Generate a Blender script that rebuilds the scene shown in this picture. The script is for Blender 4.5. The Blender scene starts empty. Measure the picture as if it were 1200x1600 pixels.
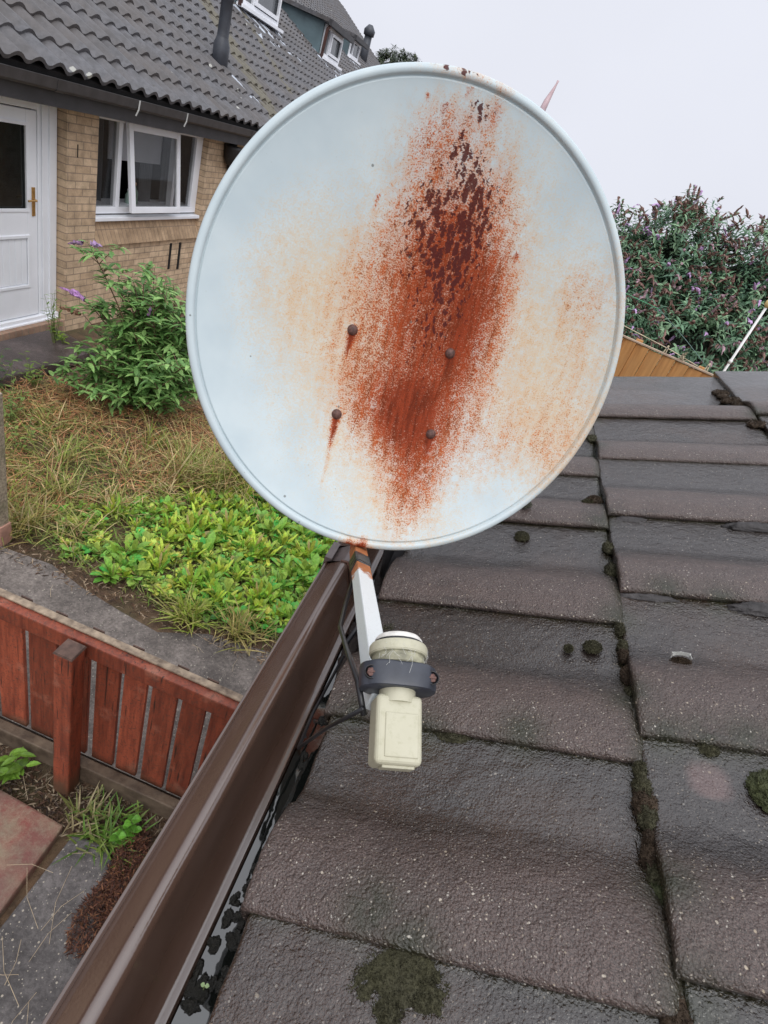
import bpy, bmesh, math, random
import numpy as np
from mathutils import Matrix, Vector
random.seed(7)
RNG = np.random.default_rng(11)
R = math.radians
SC = bpy.context.scene
COL = SC.collection

# ------------------------------------------------------------------ camera
cam = bpy.data.cameras.new("camera")
cam.sensor_fit = 'VERTICAL'
cam.sensor_height = 36.0
cam.lens = 884.0 / 1600.0 * 36.0
cam.clip_start = 0.02
cam.clip_end = 2000
cam_o = bpy.data.objects.new("camera", cam)
COL.objects.link(cam_o)
cam_o.matrix_world = Matrix(((0.92151, -0.38459, 0.05396, 0),
                             (0.24173, 0.45929, -0.85476, 0),
                             (0.30395, 0.80072, 0.51621, 0),
                             (0, 0, 0, 1)))
SC.camera = cam_o

# ------------------------------------------------------------------ light
SUN_EL, SUN_AZ = 48, 155
w = bpy.data.worlds.new("World")
SC.world = w
w.use_nodes = True
nt = w.node_tree
nt.nodes.clear()
out = nt.nodes.new('ShaderNodeOutputWorld')
bg = nt.nodes.new('ShaderNodeBackground')
sky = nt.nodes.new('ShaderNodeTexSky')
sky.sky_type = 'NISHITA'
sky.sun_disc = False
sky.sun_elevation = R(SUN_EL)
sky.sun_rotation = R(SUN_AZ)
sky.dust_density = 6
hs = nt.nodes.new('ShaderNodeHueSaturation')
hs.inputs['Saturation'].default_value = 0.12
nt.links.new(sky.outputs[0], hs.inputs['Color'])
# even cloud deck over the clear sky
tc = nt.nodes.new('ShaderNodeTexCoord')
sep = nt.nodes.new('ShaderNodeSeparateXYZ')
nt.links.new(tc.outputs['Generated'], sep.inputs[0])
noi = nt.nodes.new('ShaderNodeTexNoise')
noi.inputs['Scale'].default_value = 1.6
noi.inputs['Detail'].default_value = 4
nt.links.new(tc.outputs['Generated'], noi.inputs['Vector'])
cl = nt.nodes.new('ShaderNodeValToRGB')
cl.color_ramp.elements[0].position = 0.0
cl.color_ramp.elements[0].color = (7.3, 7.5, 8.3, 1)
cl.color_ramp.elements[1].position = 0.45
cl.color_ramp.elements[1].color = (7.1, 7.3, 8.1, 1)
e_ = cl.color_ramp.elements.new(0.78); e_.color = (13.0, 13.3, 14.4, 1)
e_ = cl.color_ramp.elements.new(1.0); e_.color = (18.0, 18.4, 19.4, 1)
nt.links.new(sep.outputs['Z'], cl.inputs[0])
cm = nt.nodes.new('ShaderNodeMixRGB')
cm.blend_type = 'MULTIPLY'
cm.inputs[0].default_value = 0.25
nt.links.new(cl.outputs[0], cm.inputs[1])
nr = nt.nodes.new('ShaderNodeMapRange')
nr.inputs[1].default_value = 0.3; nr.inputs[2].default_value = 0.7
nr.inputs[3].default_value = 0.75; nr.inputs[4].default_value = 1.15
nt.links.new(noi.outputs[0], nr.inputs[0])
nt.links.new(nr.outputs[0], cm.inputs[2])
mx = nt.nodes.new('ShaderNodeMixRGB')
mx.inputs[0].default_value = 0.93
nt.links.new(hs.outputs[0], mx.inputs[1])
nt.links.new(cm.outputs[0], mx.inputs[2])
nt.links.new(mx.outputs[0], bg.inputs['Color'])
bg.inputs['Strength'].default_value = 0.1
nt.links.new(bg.outputs[0], out.inputs[0])

sun = bpy.data.lights.new("sun", 'SUN')
sun.energy = 1.2
sun.angle = R(50)
sun.color = (1, 0.97, 0.93)
sun_o = bpy.data.objects.new("sun", sun)
COL.objects.link(sun_o)
d = Vector((math.sin(R(SUN_AZ)) * math.cos(R(SUN_EL)), math.cos(R(SUN_AZ)) * math.cos(R(SUN_EL)), math.sin(R(SUN_EL))))
sun_o.rotation_euler = (-d).to_track_quat('-Z', 'Y').to_euler()
sun_o.location = (0, 0, 20)

SC.view_settings.view_transform = 'Standard'
SC.view_settings.look = 'None'
SC.view_settings.exposure = 0.22
SC.view_settings.gamma = 1.0

# ------------------------------------------------------------------ helpers
class NT:
    """small node-tree builder"""
    def __init__(s, name):
        s.m = bpy.data.materials.new(name)
        s.m.use_nodes = True
        s.t = s.m.node_tree
        s.b = s.t.nodes['Principled BSDF']
        s._pos = None
    def n(s, typ, **kw):
        nd = s.t.nodes.new(typ)
        for k, v in kw.items():
            if k.startswith('i_'):
                key = k[2:]
                nd.inputs[int(key) if key.isdigit() else key.replace('_', ' ')].default_value = v
            else:
                setattr(nd, k, v)
        return nd
    def l(s, a, b):
        s.t.links.new(a, b)
        return s
    def pos(s):
        if s._pos is None:
            s._pos = s.n('ShaderNodeNewGeometry').outputs['Position']
        return s._pos
    def objco(s):
        return s.n('ShaderNodeTexCoord').outputs['Object']
    def mapping(s, v, scale=(1, 1, 1), loc=(0, 0, 0), rot=(0, 0, 0)):
        m = s.n('ShaderNodeMapping')
        m.inputs['Scale'].default_value = scale
        m.inputs['Location'].default_value = loc
        m.inputs['Rotation'].default_value = rot
        s.l(v, m.inputs[0])
        return m.outputs[0]
    def noise(s, v, scale, detail=4, rough=0.55, dist=0):
        n = s.n('ShaderNodeTexNoise')
        n.inputs['Scale'].default_value = scale
        n.inputs['Detail'].default_value = detail
        n.inputs['Roughness'].default_value = rough
        n.inputs['Distortion'].default_value = dist
        s.l(v, n.inputs['Vector'])
        return n.outputs[0]
    def voro(s, v, scale, feature='F1', out='Distance', rnd=1.0):
        n = s.n('ShaderNodeTexVoronoi', feature=feature)
        n.inputs['Scale'].default_value = scale
        n.inputs['Randomness'].default_value = rnd
        s.l(v, n.inputs['Vector'])
        return n.outputs[out] if out != 'all' else n
    def mr(s, v, a, b, c=0.0, d=1.0, smooth=False):
        n = s.n('ShaderNodeMapRange')
        if smooth: n.interpolation_type = 'SMOOTHSTEP'
        s.l(v, n.inputs[0])
        for i, x in enumerate((a, b, c, d)): n.inputs[i + 1].default_value = x
        return n.outputs[0]
    def ma(s, op, a, b=None, clamp=False):
        n = s.n('ShaderNodeMath', operation=op, use_clamp=clamp)
        for i, x in enumerate((a, b)):
            if x is None: continue
            if isinstance(x, (int, float)): n.inputs[i].default_value = x
            else: s.l(x, n.inputs[i])
        return n.outputs[0]
    def mix(s, f, a, b, blend='MIX'):
        n = s.n('ShaderNodeMixRGB', blend_type=blend)
        for i, x in enumerate((f, a, b)):
            if isinstance(x, (int, float)): n.inputs[i].default_value = x
            elif isinstance(x, tuple): n.inputs[i].default_value = (*x, 1) if len(x) == 3 else x
            else: s.l(x, n.inputs[i])
        return n.outputs[0]
    def ramp(s, v, stops):
        n = s.n('ShaderNodeValToRGB')
        e = n.color_ramp.elements
        while len(e) < len(stops): e.new(0.5)
        for i, (p, c) in enumerate(stops):
            e[i].position = p
            e[i].color = (*c, 1)
        s.l(v, n.inputs[0])
        return n.outputs[0]
    def attr(s, name, out='Fac'):
        return s.n('ShaderNodeAttribute', attribute_name=name).outputs[out]
    def bump(s, h, strength=0.3, dist=0.01, prev=None):
        n = s.n('ShaderNodeBump')
        n.inputs['Strength'].default_value = strength
        n.inputs['Distance'].default_value = dist
        s.l(h, n.inputs['Height'])
        if prev is not None: s.l(prev, n.inputs['Normal'])
        return n.outputs[0]
    def col(s, c):
        if isinstance(c, tuple): s.b.inputs['Base Color'].default_value = (*c, 1)
        else: s.l(c, s.b.inputs['Base Color'])
        return s
    def rough(s, r):
        if isinstance(r, (int, float)): s.b.inputs['Roughness'].default_value = r
        else: s.l(r, s.b.inputs['Roughness'])
        return s
    def nrm(s, x):
        s.l(x, s.b.inputs['Normal'])
        return s
    def p(s, **kw):
        for k, v in kw.items(): s.b.inputs[k.replace('_', ' ')].default_value = v
        return s

def simple(name, c, rough=0.5, var=0.25, scale=8, bump=0.0, bscale=60, bdist=0.004, spec=None, metal=0.0, c2=None):
    t = NT(name)
    P = t.pos()
    n = t.noise(P, scale, 5)
    lo = tuple(x * (1 - var) for x in c)
    hi = c2 if c2 else tuple(min(1, x * (1 + var)) for x in c)
    t.col(t.ramp(n, [(0.3, lo), (0.7, hi)]))
    t.rough(rough)
    if bump: t.nrm(t.bump(t.noise(P, bscale, 5), bump, bdist))
    if spec is not None: t.p(Specular_IOR_Level=spec)
    t.p(Metallic=metal)
    return t.m

class MB:
    def __init__(s): s.v = []; s.f = []
    def add(s, vs, fs):
        o = len(s.v)
        s.v += [tuple(map(float, v)) for v in vs]
        s.f += [tuple(o + i for i in f) for f in fs]
        return s
    def box(s, x0, x1, y0, y1, z0, z1):
        return s.add([(x0, y0, z0), (x1, y0, z0), (x1, y1, z0), (x0, y1, z0), (x0, y0, z1), (x1, y0, z1), (x1, y1, z1), (x0, y1, z1)],
                     [(0, 3, 2, 1), (4, 5, 6, 7), (0, 1, 5, 4), (1, 2, 6, 5), (2, 3, 7, 6), (3, 0, 4, 7)])
    def hexa(s, p):   # eight points: bottom four, top four
        return s.add(p, [(0, 3, 2, 1), (4, 5, 6, 7), (0, 1, 5, 4), (1, 2, 6, 5), (2, 3, 7, 6), (3, 0, 4, 7)])
    def obox(s, c, ax, ay, az, hx, hy, hz):
        c = np.array(c, float); ax = np.array(ax, float) * hx; ay = np.array(ay, float) * hy; az = np.array(az, float) * hz
        P = [c + i * ax + j * ay + k * az for k in (-1, 1) for i, j in ((-1, -1), (1, -1), (1, 1), (-1, 1))]
        return s.hexa(P)
    def beam(s, a, b, wx, wy, up=(0, 0, 1)):
        a = np.array(a, float); b = np.array(b, float)
        k = b - a; L = np.linalg.norm(k); k /= L
        x = np.cross(up, k); x /= np.linalg.norm(x); y = np.cross(k, x)
        return s.obox((a + b) / 2, x, y, k, wx / 2, wy / 2, L / 2)
    def tube(s, pts, rad, seg=10, caps=True):
        pts = [np.array(p, float) for p in pts]
        n = len(pts)
        if isinstance(rad, (int, float)): rad = [rad] * n
        vs = []; x = None
        for i in range(n):
            k = pts[min(i + 1, n - 1)] - pts[max(i - 1, 0)]
            k /= (np.linalg.norm(k) + 1e-12)
            if x is None:
                h = np.array([0, 0, 1.0]) if abs(k[2]) < 0.9 else np.array([1.0, 0, 0])
                x = np.cross(h, k)
            else:
                x = x - k * (x @ k)
            x /= np.linalg.norm(x); y = np.cross(k, x)
            for j in range(seg):
                a = 2 * math.pi * j / seg
                vs.append(pts[i] + rad[i] * (math.cos(a) * x + math.sin(a) * y))
        fs = []
        for i in range(n - 1):
            for j in range(seg):
                j2 = (j + 1) % seg
                fs.append((i * seg + j, i * seg + j2, (i + 1) * seg + j2, (i + 1) * seg + j))
        if caps:
            fs.append(tuple(range(seg - 1, -1, -1)))
            fs.append(tuple((n - 1) * seg + j for j in range(seg)))
        return s.add(vs, fs)
    def lathe(s, o, k, prof, seg=32, ref=None):   # prof: (radius, along)
        o = np.array(o, float); k = np.array(k, float); k /= np.linalg.norm(k)
        h = np.array(ref if ref is not None else ((0, 0, 1) if abs(k[2]) < 0.9 else (1, 0, 0)), float)
        x = np.cross(h, k); x /= np.linalg.norm(x); y = np.cross(k, x)
        vs = []; fs = []
        for r, a in prof:
            for j in range(seg):
                t = 2 * math.pi * j / seg
                vs.append(o + k * a + r * (math.cos(t) * x + math.sin(t) * y))
        for i in range(len(prof) - 1):
            for j in range(seg):
                j2 = (j + 1) % seg
                fs.append((i * seg + j, i * seg + j2, (i + 1) * seg + j2, (i + 1) * seg + j))
        fs.append(tuple(range(seg - 1, -1, -1)))
        fs.append(tuple((len(prof) - 1) * seg + j for j in range(seg)))
        return s.add(vs, fs)
    def extrude_y(s, prof, y0, y1, closed=True, cuts=1):
        n = len(prof); ys = np.linspace(y0, y1, cuts + 1)
        vs = [(x, y, z) for y in ys for x, z in prof]
        fs = []
        m = n if closed else n - 1
        for c in range(cuts):
            for i in range(m):
                j = (i + 1) % n
                fs.append((c * n + i, c * n + j, (c + 1) * n + j, (c + 1) * n + i))
        if closed:
            fs.append(tuple(range(n - 1, -1, -1))); fs.append(tuple(cuts * n + i for i in range(n)))
        return s.add(vs, fs)

def wmat(o):
    m = o.matrix_basis.copy()
    while o.parent is not None:
        o = o.parent
        m = o.matrix_basis @ m
    return m

def obj(name, mb, m, parent=None, smooth=False, bevel=0, attrs=None, fix=False, label=None):
    me = bpy.data.meshes.new(name)
    V = np.array(mb.v, float)
    if parent is not None:
        M = np.array(wmat(parent).inverted())
        V = V @ M[:3, :3].T + M[:3, 3]
    me.from_pydata(V.tolist(), [], mb.f)
    if fix:
        b = bmesh.new(); b.from_mesh(me); bmesh.ops.recalc_face_normals(b, faces=b.faces); b.to_mesh(me); b.free()
    for mm in (m if isinstance(m, list) else [m]): me.materials.append(mm)
    if smooth: me.polygons.foreach_set('use_smooth', [True] * len(me.polygons))
    if attrs:
        for k, a in attrs.items():
            a = np.asarray(a, np.float32)
            if a.ndim == 2:
                at = me.attributes.new(k, 'FLOAT_COLOR', 'POINT')
                at.data.foreach_set('color', np.hstack([a, np.ones((len(a), 1), np.float32)]).ravel())
            else:
                at = me.attributes.new(k, 'FLOAT', 'POINT')
                at.data.foreach_set('value', a)
    o = bpy.data.objects.new(name, me)
    COL.objects.link(o)
    if parent is not None: o.parent = parent
    if bevel:
        bv = o.modifiers.new('bevel', 'BEVEL'); bv.width = bevel; bv.segments = 2; bv.limit_method = 'ANGLE'; bv.angle_limit = R(40)
    if label: o['label'] = label
    me.update()
    return o

def tag(o, label, cat, group=None, kind=None):
    if label: o['label'] = label
    if cat: o['category'] = cat
    if group: o['group'] = group
    if kind: o['kind'] = kind
    return o
def thing(name, label, cat, loc=(0, 0, 0), group=None):
    o = bpy.data.objects.new(name, None)
    o.empty_display_size = 0.05
    COL.objects.link(o)
    o.location = loc
    return tag(o, label, cat, group)
def struct(name, mb, m, label=None, cat=None, **kw):
    o = obj(name, mb, m, **kw); o['kind'] = 'structure'
    if label: o['label'] = label
    if cat: o['category'] = cat
    return o

def vnoise(P, seed=0, oct=3, scale=1.0):
    """cheap smooth noise for mesh displacement: sum of random sines"""
    r = np.random.default_rng(seed); P = np.asarray(P, float) * scale
    o = np.zeros(len(P)); a = 1.0; fr = 1.0; tot = 0
    for _ in range(oct):
        for _k in range(4):
            k = r.normal(size=P.shape[1]) * fr * 2.2
            o += a * np.sin(P @ k + r.uniform(0, 6.28)) / 4
        tot += a; a *= 0.55; fr *= 2.1
    return o / tot

# leaves: every leaf a folded, curved blade
def leaf_arrays(P, D, N, L, Wd, bend=0.25, seg=2, fold=0.25, blunt=False):
    P = np.asarray(P, float); n = len(P)
    D = np.asarray(D, float); D = D / (np.linalg.norm(D, axis=1, keepdims=True) + 1e-9)
    N = np.asarray(N, float); N = N - D * (N * D).sum(1, keepdims=True); N = N / (np.linalg.norm(N, axis=1, keepdims=True) + 1e-9)
    S = np.cross(D, N)
    L = np.broadcast_to(np.asarray(L, float), (n,))[:, None]; Wd = np.broadcast_to(np.asarray(Wd, float), (n,))[:, None]
    bend = np.broadcast_to(np.asarray(bend, float), (n,))[:, None]
    rows = []
    ts = np.linspace(0, 1, seg + 2)
    wprof = lambda t: ((0.35 + 0.9 * math.sin(math.pi * (t ** 1.5) * 0.82)) if blunt else (math.sin(math.pi * min(1, t) ** 0.75)) ** 0.8) if 0 < t < 1 else 0
    for t in ts:
        c = P + D * L * (t - 0.12 * t * t) - N * L * bend * t * t
        wv = max(0.0, wprof(t)) * 0.5
        if 0 < t < 1:
            rows.append(np.stack([c - S * Wd * wv + N * Wd * fold * wv, c, c + S * Wd * wv + N * Wd * fold * wv], 1))
        else:
            rows.append(c[:, None, :])
    per = sum(r_.shape[1] for r_ in rows)
    V = np.concatenate(rows, 1).reshape(-1, 3)
    F = []
    m = seg
    F += [(0, 2, 1), (0, 3, 2)]
    for i in range(m - 1):
        a = 1 + 3 * i; b = a + 3
        F += [(a, a + 1, b + 1, b), (a + 1, a + 2, b + 2, b + 1)]
    a = 1 + 3 * (m - 1); tip = a + 3
    F += [(a, a + 1, tip), (a + 1, a + 2, tip)]
    faces = []
    for k in range(n):
        o = k * per
        faces += [tuple(o + i for i in f) for f in F]
    return V, faces, per

class Leaves:
    def __init__(s): s.V = []; s.F = []; s.C = []; s.n = 0
    def add(s, P, D, N, L, W, C, **kw):
        V, F, per = leaf_arrays(P, D, N, L, W, **kw)
        s.V.append(V); s.F += [tuple(i + s.n for i in f) for f in F]; s.n += len(V)
        C = np.asarray(C, float)
        if C.ndim == 1: C = np.tile(C, (len(P), 1))
        s.C.append(np.repeat(C, per, 0))
    def mesh(s, name, m, parent=None):
        mb = MB(); mb.v = np.concatenate(s.V).tolist(); mb.f = s.F
        return obj(name, mb, m, parent, attrs={'tint': np.concatenate(s.C)})

def leafmat(name, rough=0.45, trans=0.25):
    t = NT(name)
    c = t.attr('tint', 'Color')
    n = t.noise(t.pos(), 60, 3)
    c2 = t.mix(1.0, c, t.ramp(n, [(0.3, (0.75, 0.75, 0.75)), (0.7, (1.25, 1.25, 1.2))]), 'MULTIPLY')
    t.col(c2); t.rough(rough); t.p(Specular_IOR_Level=0.4)
    tr = t.n('ShaderNodeBsdfTranslucent'); t.l(c2, tr.inputs[0])
    mxs = t.n('ShaderNodeMixShader'); mxs.inputs[0].default_value = trans
    o = t.t.nodes['Material Output']
    t.l(t.b.outputs[0], mxs.inputs[1]); t.l(tr.outputs[0], mxs.inputs[2]); t.l(mxs.outputs[0], o.inputs[0])
    return t.m
M_LEAF = leafmat('leaf')
M_FLOWER = leafmat('petal', 0.7, 0.15)
M_DRY = leafmat('dry_grass', 0.7, 0.15)

def basis(k):
    k = np.array(k, float); k /= np.linalg.norm(k)
    h = np.array([0, 0, 1.0]) if abs(k[2]) < 0.95 else np.array([1.0, 0, 0])
    x = np.cross(h, k); x /= np.linalg.norm(x)
    return x, np.cross(k, x), k

# ------------------------------------------------------------------ materials
def m_enamel():
    t = NT('dish_enamel')
    O = t.objco()
    dens, dark, tan, cl_ = t.attr('rust'), t.attr('dark'), t.attr('tan'), t.attr('grime')
    n1 = t.noise(O, 420, 1, 0.5)
    nb = t.noise(O, 90, 3, 0.6)
    nl = t.noise(O, 14, 3, 0.5)
    st = t.noise(t.mapping(O, (1, 0.10, 1)), 150, 3, 0.6)
    st2 = t.noise(t.mapping(O, (1, 0.16, 1)), 45, 3, 0.6)
    # base paint
    base = t.mix(t.mr(nl, 0.35, 0.65), (0.47, 0.555, 0.59), (0.53, 0.61, 0.635))
    # tan staining
    tn = t.ma('ADD', tan, t.ma('MULTIPLY', t.ma('SUBTRACT', nb, 0.5), 0.9))
    tn = t.ma('ADD', tn, t.ma('MULTIPLY', t.ma('SUBTRACT', n1, 0.5), 1.6))
    tm = t.mr(tn, 0.05, 0.95, 0, 0.92)
    tm = t.ma('MULTIPLY', tm, t.mr(tan, 0.02, 0.2))
    c = t.mix(t.ma('MULTIPLY', tm, 0.9), base, (0.60, 0.475, 0.31))
    # soft orange mist, then fine red grains that close up into solid rust
    ng = t.noise(O, 650, 2, 0.6)
    soft = t.ma('ADD', dens, t.ma('MULTIPLY', t.ma('SUBTRACT', nb, 0.5), 0.7))
    soft = t.ma('ADD', soft, t.ma('MULTIPLY', t.ma('SUBTRACT', st2, 0.5), 0.9))
    soft = t.ma('ADD', soft, t.ma('MULTIPLY', t.ma('SUBTRACT', ng, 0.5), 0.9))
    sm = t.ma('MULTIPLY', t.mr(soft, 0.02, 0.75, 0, 0.85), t.mr(dens, 0.01, 0.15))
    rc0 = t.ramp(dens, [(0.08, (0.60, 0.36, 0.15)), (0.35, (0.57, 0.23, 0.07)), (0.8, (0.42, 0.105, 0.022))])
    c = t.mix(sm, c, rc0)
    s = t.ma('ADD', dens, t.ma('MULTIPLY', t.ma('SUBTRACT', n1, 0.5), 1.5))
    s = t.ma('ADD', s, t.ma('MULTIPLY', t.ma('SUBTRACT', ng, 0.5), 1.6))
    s = t.ma('ADD', s, t.ma('MULTIPLY', t.ma('SUBTRACT', nb, 0.5), 0.6))
    s = t.ma('ADD', s, t.ma('MULTIPLY', t.ma('SUBTRACT', st2, 0.5), 0.85))
    s = t.ma('ADD', s, t.ma('MULTIPLY', t.ma('SUBTRACT', nl, 0.5), 0.35))
    rm = t.mr(s, 0.32, 0.85, 0, 1, True)
    rm = t.ma('MULTIPLY', rm, t.mr(dens, 0.02, 0.30))
    rc = t.ramp(t.ma('ADD', dens, t.ma('MULTIPLY', t.ma('SUBTRACT', st, 0.5), 0.5)),
                [(0.1, (0.52, 0.20, 0.07)), (0.40, (0.40, 0.10, 0.028)), (0.75, (0.28, 0.050, 0.016)), (1.0, (0.20, 0.032, 0.013))])
    rc = t.mix(1.0, rc, t.ramp(st, [(0.36, (0.55, 0.48, 0.50)), (0.6, (1.18, 1.15, 1.1))]), 'MULTIPLY')
    rc = t.mix(1.0, rc, t.ramp(ng, [(0.35, (0.72, 0.7, 0.7)), (0.65, (1.25, 1.2, 1.15))]), 'MULTIPLY')
    c = t.mix(t.ma('MULTIPLY', rm, 0.93), c, rc)
    # pitted maroon blotches drawn out along the fall line
    wob = t.mix(0.012, O, t.n('ShaderNodeTexNoise', i_Scale=60.0).outputs['Color'], 'ADD')
    vb = t.voro(t.mapping(wob, (1, 0.36, 1)), 150)
    th = t.mr(t.ma('ADD', dark, t.ma('MULTIPLY', t.ma('SUBTRACT', nb, 0.5), 0.9)), 0.15, 1.25, 0.0, 0.60)
    dm = t.mr(t.ma('SUBTRACT', th, vb), -0.10, 0.09, 0, 1, True)
    dm = t.ma('MULTIPLY', dm, t.mr(dark, 0.05, 0.2))
    c = t.mix(t.ma('MULTIPLY', dm, 0.93), c, t.mix(nb, (0.055, 0.013, 0.014), (0.10, 0.024, 0.020)))
    # grey-green dirt specks
    v3 = t.voro(O, 34, out='all')
    sr = t.n('ShaderNodeSeparateColor'); t.l(v3.outputs['Color'], sr.inputs[0])
    rad = t.mr(sr.outputs[0], 0.45, 1.0, 0.0, 0.095)
    sp = t.mr(t.ma('SUBTRACT', rad, v3.outputs['Distance']), 0.0, 0.03)
    c = t.mix(t.ma('MULTIPLY', sp, 0.75), c, (0.10, 0.11, 0.10))
    v4 = t.voro(O, 120, out='all')
    sr2 = t.n('ShaderNodeSeparateColor'); t.l(v4.outputs['Color'], sr2.inputs[0])
    rad2 = t.mr(sr2.outputs[1], 0.6, 1.0, 0.0, 0.17)
    sp2 = t.mr(t.ma('SUBTRACT', rad2, v4.outputs['Distance']), 0.0, 0.05)
    c = t.mix(t.ma('MULTIPLY', sp2, t.mr(cl_, 0, 1, 0.12, 0.6)), c, (0.25, 0.24, 0.2))
    t.col(c)
    t.rough(t.mix(rm, t.mix(nl, (0.3,) * 3, (0.42,) * 3), (0.8,) * 3))
    h = t.ma('ADD', t.ma('MULTIPLY', rm, t.ma('ADD', 0.3, n1)), t.ma('MULTIPLY', dm, 0.8))
    t.nrm(t.bump(h, 0.35, 0.0012))
    t.l(t.mix(t.ma('MAXIMUM', rm, dm), (0.45,) * 3, (0.06,) * 3), t.b.inputs['Specular IOR Level'])
    return t.m

def m_tile(name='wet_concrete_tile', dark=1.0):
    t = NT(name)
    P = t.pos()
    crest, pink, mossy = t.attr('crest'), t.attr('pink'), t.attr('mossy')
    nl = t.noise(P, 5, 4, 0.6); nm = t.noise(P, 28, 5, 0.65); nf = t.noise(P, 210, 4, 0.7); nmm = t.noise(P, 95, 4, 0.65)
    worn = t.ma('ADD', crest, t.ma('MULTIPLY', t.ma('SUBTRACT', nl, 0.5), 1.1))
    worn = t.ma('ADD', worn, t.ma('MULTIPLY', t.ma('SUBTRACT', nm, 0.5), 0.6))
    worn = t.mr(worn, 0.25, 0.95, 0, 1)
    cA = t.mix(nm, (0.013, 0.010, 0.009), (0.030, 0.023, 0.020))
    cB = t.mix(nm, (0.050, 0.036, 0.032), (0.100, 0.073, 0.065))
    brn = t.mr(t.noise(P, 3.2, 3, 0.5), 0.48, 0.62, 0, 0.7)
    cA = t.mix(brn, cA, (0.042, 0.022, 0.013))
    c = t.mix(worn, cA, cB)
    c = t.mix(t.mr(t.noise(P, 800, 3, 0.7), 0.40, 0.60), t.mix(1.0, c, (0.45, 0.43, 0.42), 'MULTIPLY'), t.mix(1.0, c, (1.45, 1.38, 1.33), 'MULTIPLY'))
    c = t.mix(t.ma('MULTIPLY', t.mr(t.ma('ADD', pink, t.ma('MULTIPLY', t.ma('SUBTRACT', nm, 0.5), 1.0)), 0.25, 0.8), 0.45), c, (0.17, 0.10, 0.092))
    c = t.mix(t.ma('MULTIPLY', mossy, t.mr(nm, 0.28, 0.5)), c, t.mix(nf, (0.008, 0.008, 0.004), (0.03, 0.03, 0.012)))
    # pale grit
    Pw = t.mix(0.006, P, t.n('ShaderNodeTexNoise', i_Scale=240.0, i_Detail=1.0).outputs['Color'], 'ADD')
    for sc, lo, r0, amt in ((110, 0.62, 0.19, 0.75), (200, 0.50, 0.26, 0.62), (340, 0.45, 0.32, 0.45), (46, 0.90, 0.09, 0.8)):
        v = t.voro(Pw, sc, out='all')
        sr = t.n('ShaderNodeSeparateColor'); t.l(v.outputs['Color'], sr.inputs[0])
        rad = t.mr(sr.outputs[0], lo, 1.0, 0.0, r0)
        sp = t.mr(t.ma('SUBTRACT', rad, v.outputs['Distance']), 0.0, 0.05)
        sp = t.ma('MULTIPLY', sp, t.mr(crest, 0.0, 0.8, 0.45, 1.0))
        c = t.mix(t.ma('MULTIPLY', sp, amt), c, t.mix(sr.outputs[1], (0.40, 0.32, 0.22), (0.55, 0.52, 0.46)))
    t.col(c)
    wet = t.mr(t.ma('ADD', crest, t.ma('MULTIPLY', t.ma('SUBTRACT', nl, 0.5), 0.8)), 0.1, 0.8, 0.10, 0.38)
    t.rough(wet)
    gr_ = t.voro(P, 330); h = t.ma('ADD', t.ma('MULTIPLY', nf, 0.5), t.ma('MULTIPLY', nmm, 1.0)); h = t.ma('ADD', h, t.ma('MULTIPLY', gr_, -0.45))
    h = t.ma('ADD', h, t.ma('MULTIPLY', t.noise(P, 520, 2, 0.6), 0.25))
    bs_ = t.mr(t.ma('ADD', crest, t.ma('MULTIPLY', t.ma('SUBTRACT', nl, 0.5), 0.9)), 0.0, 0.8, 0.42, 0.9)
    bn_ = t.bump(h, 0.75, 0.0032, t.bump(nm, 0.45, 0.012)); t.l(bs_, bn_.node.inputs['Strength']); t.nrm(bn_)
    t.l(t.mr(crest, 0.1, 0.8, 0.85, 0.6), t.b.inputs['Specular IOR Level'])
    return t.m

def m_brick(name, uv, c1=(0.50, 0.365, 0.24), c2=(0.64, 0.49, 0.335), mortar=(0.31, 0.235, 0.17), bw=0.225, rh=0.075, off=0.5, loc=(0, 0, 0)):
    t = NT(name)
    P = t.pos()
    sx_ = t.n('ShaderNodeSeparateXYZ'); t.l(P, sx_.inputs[0]); cx_ = t.n('ShaderNodeCombineXYZ'); t.l(sx_.outputs[uv[0]], cx_.inputs[0]); t.l(sx_.outputs[uv[1]], cx_.inputs[1]); v = t.mapping(cx_.outputs[0], loc=loc)
    b = t.n('ShaderNodeTexBrick', offset=off)
    t.l(v, b.inputs['Vector'])
    b.inputs['Scale'].default_value = 1.0
    b.inputs['Brick Width'].default_value = bw
    b.inputs['Row Height'].default_value = rh
    b.inputs['Mortar Size'].default_value = 0.006
    b.inputs['Mortar Smooth'].default_value = 0.2
    b.inputs['Color1'].default_value = (*c1, 1); b.inputs['Color2'].default_value = (*c2, 1); b.inputs['Mortar'].default_value = (*mortar, 1)
    n = t.noise(P, 9, 5, 0.6); nf = t.noise(P, 70, 4)
    c = t.mix(1.0, b.outputs[0], t.ramp(n, [(0.3, (0.7, 0.68, 0.66)), (0.65, (1.12, 1.1, 1.08))]), 'MULTIPLY')
    c = t.mix(0.6, c, t.ramp(nf, [(0.3, (0.8, 0.8, 0.8)), (0.7, (1.15, 1.15, 1.15))]), 'MULTIPLY')
    # damp stains low on the wall
    t.col(c); t.rough(0.85)
    t.nrm(t.bump(b.outputs['Fac'], -0.5, 0.006, t.bump(nf, 0.3, 0.004)))
    return t.m

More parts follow.
